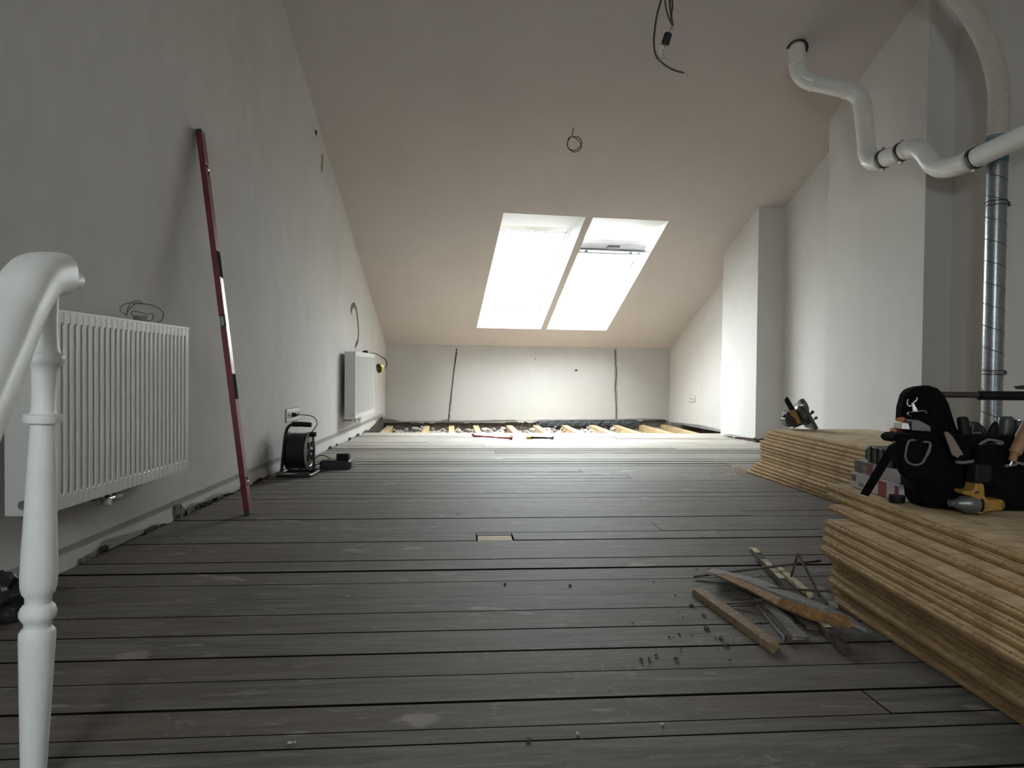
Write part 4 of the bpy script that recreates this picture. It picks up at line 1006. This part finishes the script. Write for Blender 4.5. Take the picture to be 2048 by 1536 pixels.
# high arched flap
flap = [(1812, 868), (1806, 850), (1808, 815), (1815, 790), (1824, 778), (1843, 773), (1862, 771), (1878, 776), (1891, 788), (1901, 808), (1908, 830), (1914, 850), (1926, 875), (1935, 900), (1930, 925), (1850, 925), (1820, 900)]
bprism('raised_flap', flap, .03, .075, 'black_fabric', bevel=.010, seg=3) if False else None
b = MB(); A = [B(x, y, .03) for x, y in flap]; D = [p+v3(0, .05, 0) for p in A]; b.hexa(A, D); b.build('raised_flap', 'black_fabric', rt, bevel=.012, seg=3)
# front pocket with its grey piping
pk = [(1818, 882), (1830, 880), (1846, 884), (1860, 886), (1855, 905), (1846, 924), (1832, 930), (1818, 926), (1811, 916), (1812, 900)]
o = bprism('front_pocket', [(1800, 872), (1868, 880), (1866, 925), (1858, 960), (1830, 965), (1808, 950), (1796, 900)], -.115, -.08, 'black_fabric', bevel=.010)
b = MB(); b.tube(seg_path([B(x, y, -.118) for x, y in pk[2:]+pk[:2]], 5), .0028, 6)
b.tube(seg_path([B(x, y, -.118) for x, y in ((1862, 887), (1858, 905), (1850, 916), (1846, 920))], 5), .0026, 6); b.build('grey_piping', 'grey_webbing', o, smooth=True)
for c_, r_, pts in ((-.10, .004, ((1786, 884), (1796, 889), (1806, 894), (1813, 893))), (-.10, .0045, ((1912, 924), (1930, 925), (1948, 922))),
                    (-.10, .004, ((2010, 932), (2030, 929), (2034, 925), (2050, 930))), (-.09, .004, ((1958, 890), (1975, 880), (1990, 881), (2006, 886), (1985, 889), (1960, 893)))):
    b = MB(); b.tube(seg_path([B(x, y, c_) for x, y in pts], 5), r_, 6); b.build('trim_band', 'grey_webbing', rt, smooth=True)
o = bprism('side_pouch', [(1960, 893), (2006, 888), (2012, 940), (2004, 975), (1965, 975), (1955, 930)], -.118, -.085, 'black_fabric', bevel=.010)
o = bprism('buckle_strap', [(1780, 890), (1796, 884), (1792, 905), (1738, 993), (1721, 988), (1760, 922)], -.112, -.108, 'black_fabric', bevel=.001)
bprism('tool_roll', [(1796, 868), (1862, 868), (1864, 882), (1840, 890), (1796, 886), (1786, 878)], -.10, -.02, 'black_fabric', bevel=.010)
# the wire hook clipped on
b = MB(); b.tube(seg_path([B(x, y, .018) for x, y in ((1816, 798), (1814, 808), (1820, 812), (1826, 806), (1829, 818), (1832, 824))], 6), .0022, 6)
b.tube(seg_path([B(x, y, .018) for x, y in ((1834, 795), (1832, 801), (1827, 804))], 5), .0025, 6)
b.tube(seg_path([B(x, y, .016) for x, y in ((1822, 833), (1816, 829), (1818, 825), (1835, 823), (1848, 822), (1853, 827))], 6), .0022, 6); b.build('wire_hook', 'steel', rt, smooth=True)
b = MB(); A = [B(x, y, .014) for x, y in ((1824, 806), (1828, 808), (1834, 818), (1836, 823), (1826, 823))]; b.hexa(A, [p+v3(0, .004, 0) for p in A]); b.build('hook_plate', 'steel', rt)

def tool(name, label, cat, base):
    return thing(name, base, label, cat)
# hand tools standing in the bag
rt2 = tool('chisel', 'thick dark rubber handle standing in the bag next to the flap', 'hand tool', B(1930, 900))
b = MB(); b.tube([B(1936, 905, -.02), B(1932, 880, -.01), B(1927, 850, 0), B(1925, 838, 0), B(1924.5, 834, 0)], [.013, .015, .015, .0145, .010], 16); b.build('handle', 'black_rubber', rt2, smooth=True)
b = MB(); b.cyl(B(1936, 905, -.02), B(1940, 925, -.02), .005, 8); b.build('shank', 'steel', rt2)
rt2 = tool('screwdriver', 'tall dark ribbed handle standing upright at the right of the bag', 'hand tool', B(2012, 880))
b = MB(); b.tube([B(2006, 915, 0), B(2009, 880, 0), B(2012, 845, 0), B(2013, 836, 0), B(2013, 833, 0)], [.014, .019, .020, .018, .013], 10); b.build('handle', 'charcoal_plastic', rt2, smooth=True)
b = MB(); b.cyl(B(2006, 915, 0), B(2003, 935, 0), .004, 8); b.build('shank', 'steel', rt2)
rt2 = tool('hole_saw', 'dark drum shaped tool with a shiny rim behind the ribbed handle', 'hand tool', B(2033, 880))
b = MB(); b.lathe(B(2036, 842, .04), [(.018, 0), (.022, .004), (.022, .02), (.018, .03), (.018, .10)], 18, (B(2025, 905, .04)-B(2036, 842, .04))); b.build('drum', 'black_plastic', rt2, smooth=True)
b = MB(); b.lathe(B(2036.5, 839, .04), [(.012, 0), (.020, .001), (.020, .004), (.012, .005)], 18, (B(2025, 905, .04)-B(2036, 842, .04))); b.build('rim', 'steel', rt2, smooth=True)
rt2 = tool('pliers', 'black pliers with splayed handles poking out of the bag', 'pliers', B(1975, 900))
for a_, c_ in (((1976, 898), (1996, 846)), ((1978, 898), (2000, 862))):
    b = MB(); b.tube(seg_path([B(*a_, .02), lerp(B(*a_, .02), B(*c_, .02), .5)+v3(-.006, 0, 0), B(*c_, .02)], 5), [.009]*4+[.012]*4+[.011, .010, .008], 8, flat=1.3); b.build('handle', 'black_rubber', rt2, smooth=True)
b = MB(); b.cbox(B(1975, 905, .02), .02, .012, .05, rotm(y=20)); b.build('jaws', 'dark_steel', rt2, bevel=.002)
rt2 = tool('tape_measure', 'dark curved tape measure case between the two handles', 'tape measure', B(1955, 870))
b = MB(); A = [B(x, y, .01) for x, y in ((1943, 882), (1944, 850), (1952, 843), (1960, 845), (1975, 858), (1966, 884))]; b.hexa(A, [p+v3(0, .035, 0) for p in A]); b.build('case', 'black_plastic', rt2, bevel=.005)
b = MB(); A = [B(x, y, .005) for x, y in ((1944, 866), (1962, 864), (1964, 880), (1948, 881))]; b.hexa(A, [p+v3(0, .004, 0) for p in A]); b.build('face_label', 'grey_cable', rt2)
b = MB(); pts = [(1889, 865), (1895, 863), (1905, 872), (1922, 900), (1928, 910), (1920, 911), (1916, 916), (1905, 910)]
A = [B(x, y, -.105) for x, y in pts]; b.hexa(A, [p+v3(0, .006, 0) for p in A]); o = b.build('wooden_shim', 'shim_pink', bevel=.001); tag(o, 'pale pinkish wooden wedge stuck in the bag front', 'wedge')
rt2 = tool('wooden_handled_tool', 'brown wooden handle leaning out of the bag at the picture edge', 'hand tool', B(2040, 890))
b = MB(); b.tube(seg_path([B(2024, 922, -.10), B(2030, 905, -.10), B(2046, 875, -.10), B(2062, 845, -.10)], 5), [.010]*5+[.016]*5+[.019]*6, 14); b.build('handle', 'leather_brown', rt2, smooth=True)
b = MB(); b.cyl(B(2024, 922, -.10), B(2019, 931, -.10), .004, 10); b.build('ferrule', 'steel', rt2, smooth=True)
# silver case + orange spool at the left of the bag
rt2 = tool('battery_tester', 'small silver box tucked in the bag below the flap', 'box', B(1830, 855))
b = MB(); A = [B(x, y, -.06) for x, y in ((1824, 840), (1838, 840), (1862, 853), (1862, 864), (1824, 861))]; b.hexa(A, [p+v3(0, .04, 0) for p in A]); b.build('casing', 'gear_grey', rt2, bevel=.002)
b = MB(); A = [B(x, y, -.062) for x, y in ((1803, 844), (1818, 846), (1821, 860), (1803, 859))]; b.hexa(A, [p+v3(0, .04, 0) for p in A]); b.build('chrome_clip', 'steel', rt2, bevel=.002)
rt2 = tool('cable_spool', 'orange spool of black wire at the left end of the bag', 'spool', B(1795, 860))
b = MB(); b.lathe(B(1797, 847, .0), [(.012, 0), (.017, .002), (.017, .014), (.012, .016)], 20, (.5, -1, .2)); b.build('spool', 'orange_plastic', rt2, smooth=True)
b = MB(); b.cbox(B(1793, 863, -.01), .024, .03, .022, rotm(y=-15)); b.build('plug', 'orange_plastic', rt2, bevel=.004)
b = MB(); b.tube(seg_path([B(1797, 861, 0), B(1780, 864, 0), B(1762, 872.5, 0), B(1775, 868, .01), B(1790, 869, .01)], 6), .0018, 6); b.build('wire', 'black_cable', rt2, smooth=True)
# long handled tool lying level across the bag
rt2 = tool('long_handled_tool', 'long bar with a thick black grip lying level over the bag', 'hand tool', B(1950, 791, .09))
b = MB(); b.tube([B(1860, 789, .09), B(1960, 790, .09)], .0088, 16); b.build('shaft', 'brown_cable', rt2, smooth=True)
b = MB(); b.tube([B(1956, 791, .09), B(1958, 791, .09), B(1962, 791, .09), B(2070, 792, .09), B(2200, 794, .09)], [.010, .0145, .0135, .0135, .0135], 16); b.build('grip', 'black_rubber', rt2, smooth=True)
b = MB(); A = [B(x, y, .08) for x, y in ((2036, 773), (2048, 771), (2100, 768), (2100, 779), (2048, 779), (2040, 778))]; b.hexa(A, [p+v3(0, .02, 0) for p in A]); b.build('lever', 'black_plastic', rt2, bevel=.002)
b = MB(); b.cyl(B(2100, 778, .09), B(2100, 1000, .09), .012, 12); b.build('stand_leg', 'black_plastic', rt2, smooth=True)

# ---- screw cartons, black case, red tin
def carton(label, o, ex_, ey_, ez_, L, W_, H_, deco):
    rt = thing('screw_carton', o, label, 'carton')
    b = MB(); b.box(o, ex_*L, ey_*W_, ez_*H_); b.build('box', 'carton_white', rt, bevel=.001, seg=1)
    for name, mat, face, a0, a1, z0, z1 in deco:
        b = MB(); q = .0008
        if face == 'long': b.box(o+ex_*a0*L-ey_*q+ez_*z0*H_, ex_*(a1-a0)*L, ey_*q, ez_*(z1-z0)*H_)
        else: b.box(o-ex_*q+ey_*a0*W_+ez_*z0*H_, ex_*q, ey_*(a1-a0)*W_, ez_*(z1-z0)*H_)
        b.build(name, mat, rt)
    return rt
ca = on(1701, 972, ZT+.0005); cb = on(1800, 1004, ZT+.0005)
ex_ = (cb-ca).normalized(); ey_ = v3(-ex_.y, ex_.x, 0)
if ey_.y < 0: ey_ = -ey_
L1 = (cb-ca).length-.005
carton('long white screw carton with a red panel, bottom one in front of the bag', ca, ex_, ey_, UP, L1, .11, .048,
       [('red_panel', 'carton_red', 'long', .60, .76, .02, .92), ('grey_label', 'carton_brown', 'long', .02, .12, .45, .85), ('printed_text', 'grey_cable', 'long', .18, .30, .18, .42), ('red_panel', 'carton_red', 'long', .92, .99, .1, .9)])
cu = ca+UP*.0485-ex_*.002+ey_*.012
carton('shorter white carton with a brown and red end, on top of the long one', cu+ex_*.004, ex_, ey_, UP, L1*.93, .085, .040,
       [('brown_label', 'carton_brown', 'long', .0, .18, .02, .98), ('bit_picture', 'shim_pink', 'long', .18, .31, .55, .95), ('bit_picture', 'shim_pink', 'long', .17, .28, .12, .40), ('red_panel', 'carton_red', 'long', .30, .42, .02, .95)])
q = cu+UP*.0412+ex_*.075-ey_*.0
rt = thing('tool_case', q, 'small dark green tool case lying on the two cartons', 'case')
b = MB(); b.box(q, ex_*.14, ey_*.085, UP*.052); b.build('shell', 'charcoal_plastic', rt, bevel=.004)
for k in (.02, .055, .09):
    b = MB(); b.box(q+ex_*k-ey_*.004, ex_*.008, ey_*.004, UP*.052); b.build('rib', 'charcoal_plastic', rt, bevel=.001)
b = MB(); b.box(q-ex_*.012+UP*.008, ex_*.012, ey_*.07, UP*.034); b.build('latch', 'charcoal_plastic', rt, bevel=.003)
q = on(1782, 1003, ZT)
b = MB(); b.lathe(q+v3(.01, -.012, 0), [(.006, .001), (.021, .001), (.022, .004), (.022, .018), (.021, .021), (.006, .021)], 24); o = b.build('tape_roll', 'black_rubber', smooth=True); tag(o, 'black roll of tape in front of the long carton', 'tape roll')

# ---- yellow impact driver lying at the bag front
DY = on(1950, 1028, ZT).y
def D(px, py, c=0): return P(px, py, DY+c)
rt = thing('impact_driver', D(1960, 1027), 'yellow cordless impact driver lying in front of the tool bag', 'power tool')
def dprism(name, pix, c0, c1, mat, par=None, bevel=.004):
    b = MB(); A = [D(x, y, c0) for x, y in pix]; E_ = [p+v3(0, c1-c0, 0) for p in A]; b.hexa(A, E_); return b.build(name, mat, par or rt, bevel=bevel)
sh_ = dprism('yellow_shell', [(1927, 981), (1944, 983), (1950, 977), (1951, 966), (1968, 967), (1970, 975), (1971, 994), (1978, 1000), (2005, 999), (2011, 1004), (2012, 1015), (2008, 1021), (1985, 1023), (1975, 1024), (1966, 1028), (1955, 1029), (1956, 1012), (1952, 998), (1942, 992), (1928, 990)], -.022, .022, 'tool_yellow', bevel=.006)
dprism('trigger', [(1944, 958), (1949, 961), (1952, 966), (1950, 975), (1946, 980), (1944, 970)], -.008, .008, 'gear_grey', bevel=.001)
dprism('direction_button', [(1949, 984.5), (1958, 982.5), (1960, 986), (1951, 988)], -.0235, .0235, 'black_plastic', bevel=.001)
for k in range(4): dprism('vent_slot', [(2004, 1003+k*4), (2009, 1003+k*4), (2009, 1004.6+k*4), (2004, 1004.6+k*4)], -.0228, -.020, 'black_plastic', bevel=0)
for (x0, y0, x1, y1) in ((1969, 1007, 1979, 1010), (1970, 1013, 1979, 1017), (1988, 1003, 2001, 1004.5), (1987, 1018, 2001, 1020)):
    dprism('printed_mark', [(x0, y0), (x1, y0), (x1, y1), (x0, y1)], -.0227, -.021, 'scrap_orange', bevel=0)
xa = (D(1925, 1012)-D(1960, 1013)).normalized()
b = MB(); b.lathe(D(1957, 1008), [(.012, 0), (.0265, 0), (.0275, .010), (.0265, .034), (.021, .042), (.019, .050), (.013, .056), (.012, .064), (.009, .066), (.009, .078), (.004, .078)], 28, xa); b.build('gear_case', 'gear_grey', rt, smooth=True)
b = MB(); b.lathe(D(1957, 1008)+xa*.002, [(.0265, 0), (.0282, .001), (.0282, .007), (.0265, .008)], 28, xa); b.build('rubber_ring', 'black_rubber', rt, smooth=True)
dprism('battery_pack', [(1952, 930), (1985, 930), (1985, 962), (1972, 967), (1950, 966)], -.028, .012, 'black_rubber')
# flush the saw dust at the far stack
rr = random.Random(31); b = MB()
for k in range(260):
    a = rr.gauss(0, .10); c_ = rr.gauss(0, .16); q = v3(1.62+a, 4.95+c_, .002)
    if q.x > 1.70: q.x = 3.4-q.x
    b.cbox(q, .006, .004, .002, rotm(z=rr.uniform(0, 180)))
simple('saw_dust', (.62, .42, .20), .9)
o = b.build('sawdust', 'saw_dust'); tag(o, 'pale orange sawdust on the boards at the corner of the far stack', 'sawdust'); o['kind'] = 'stuff'
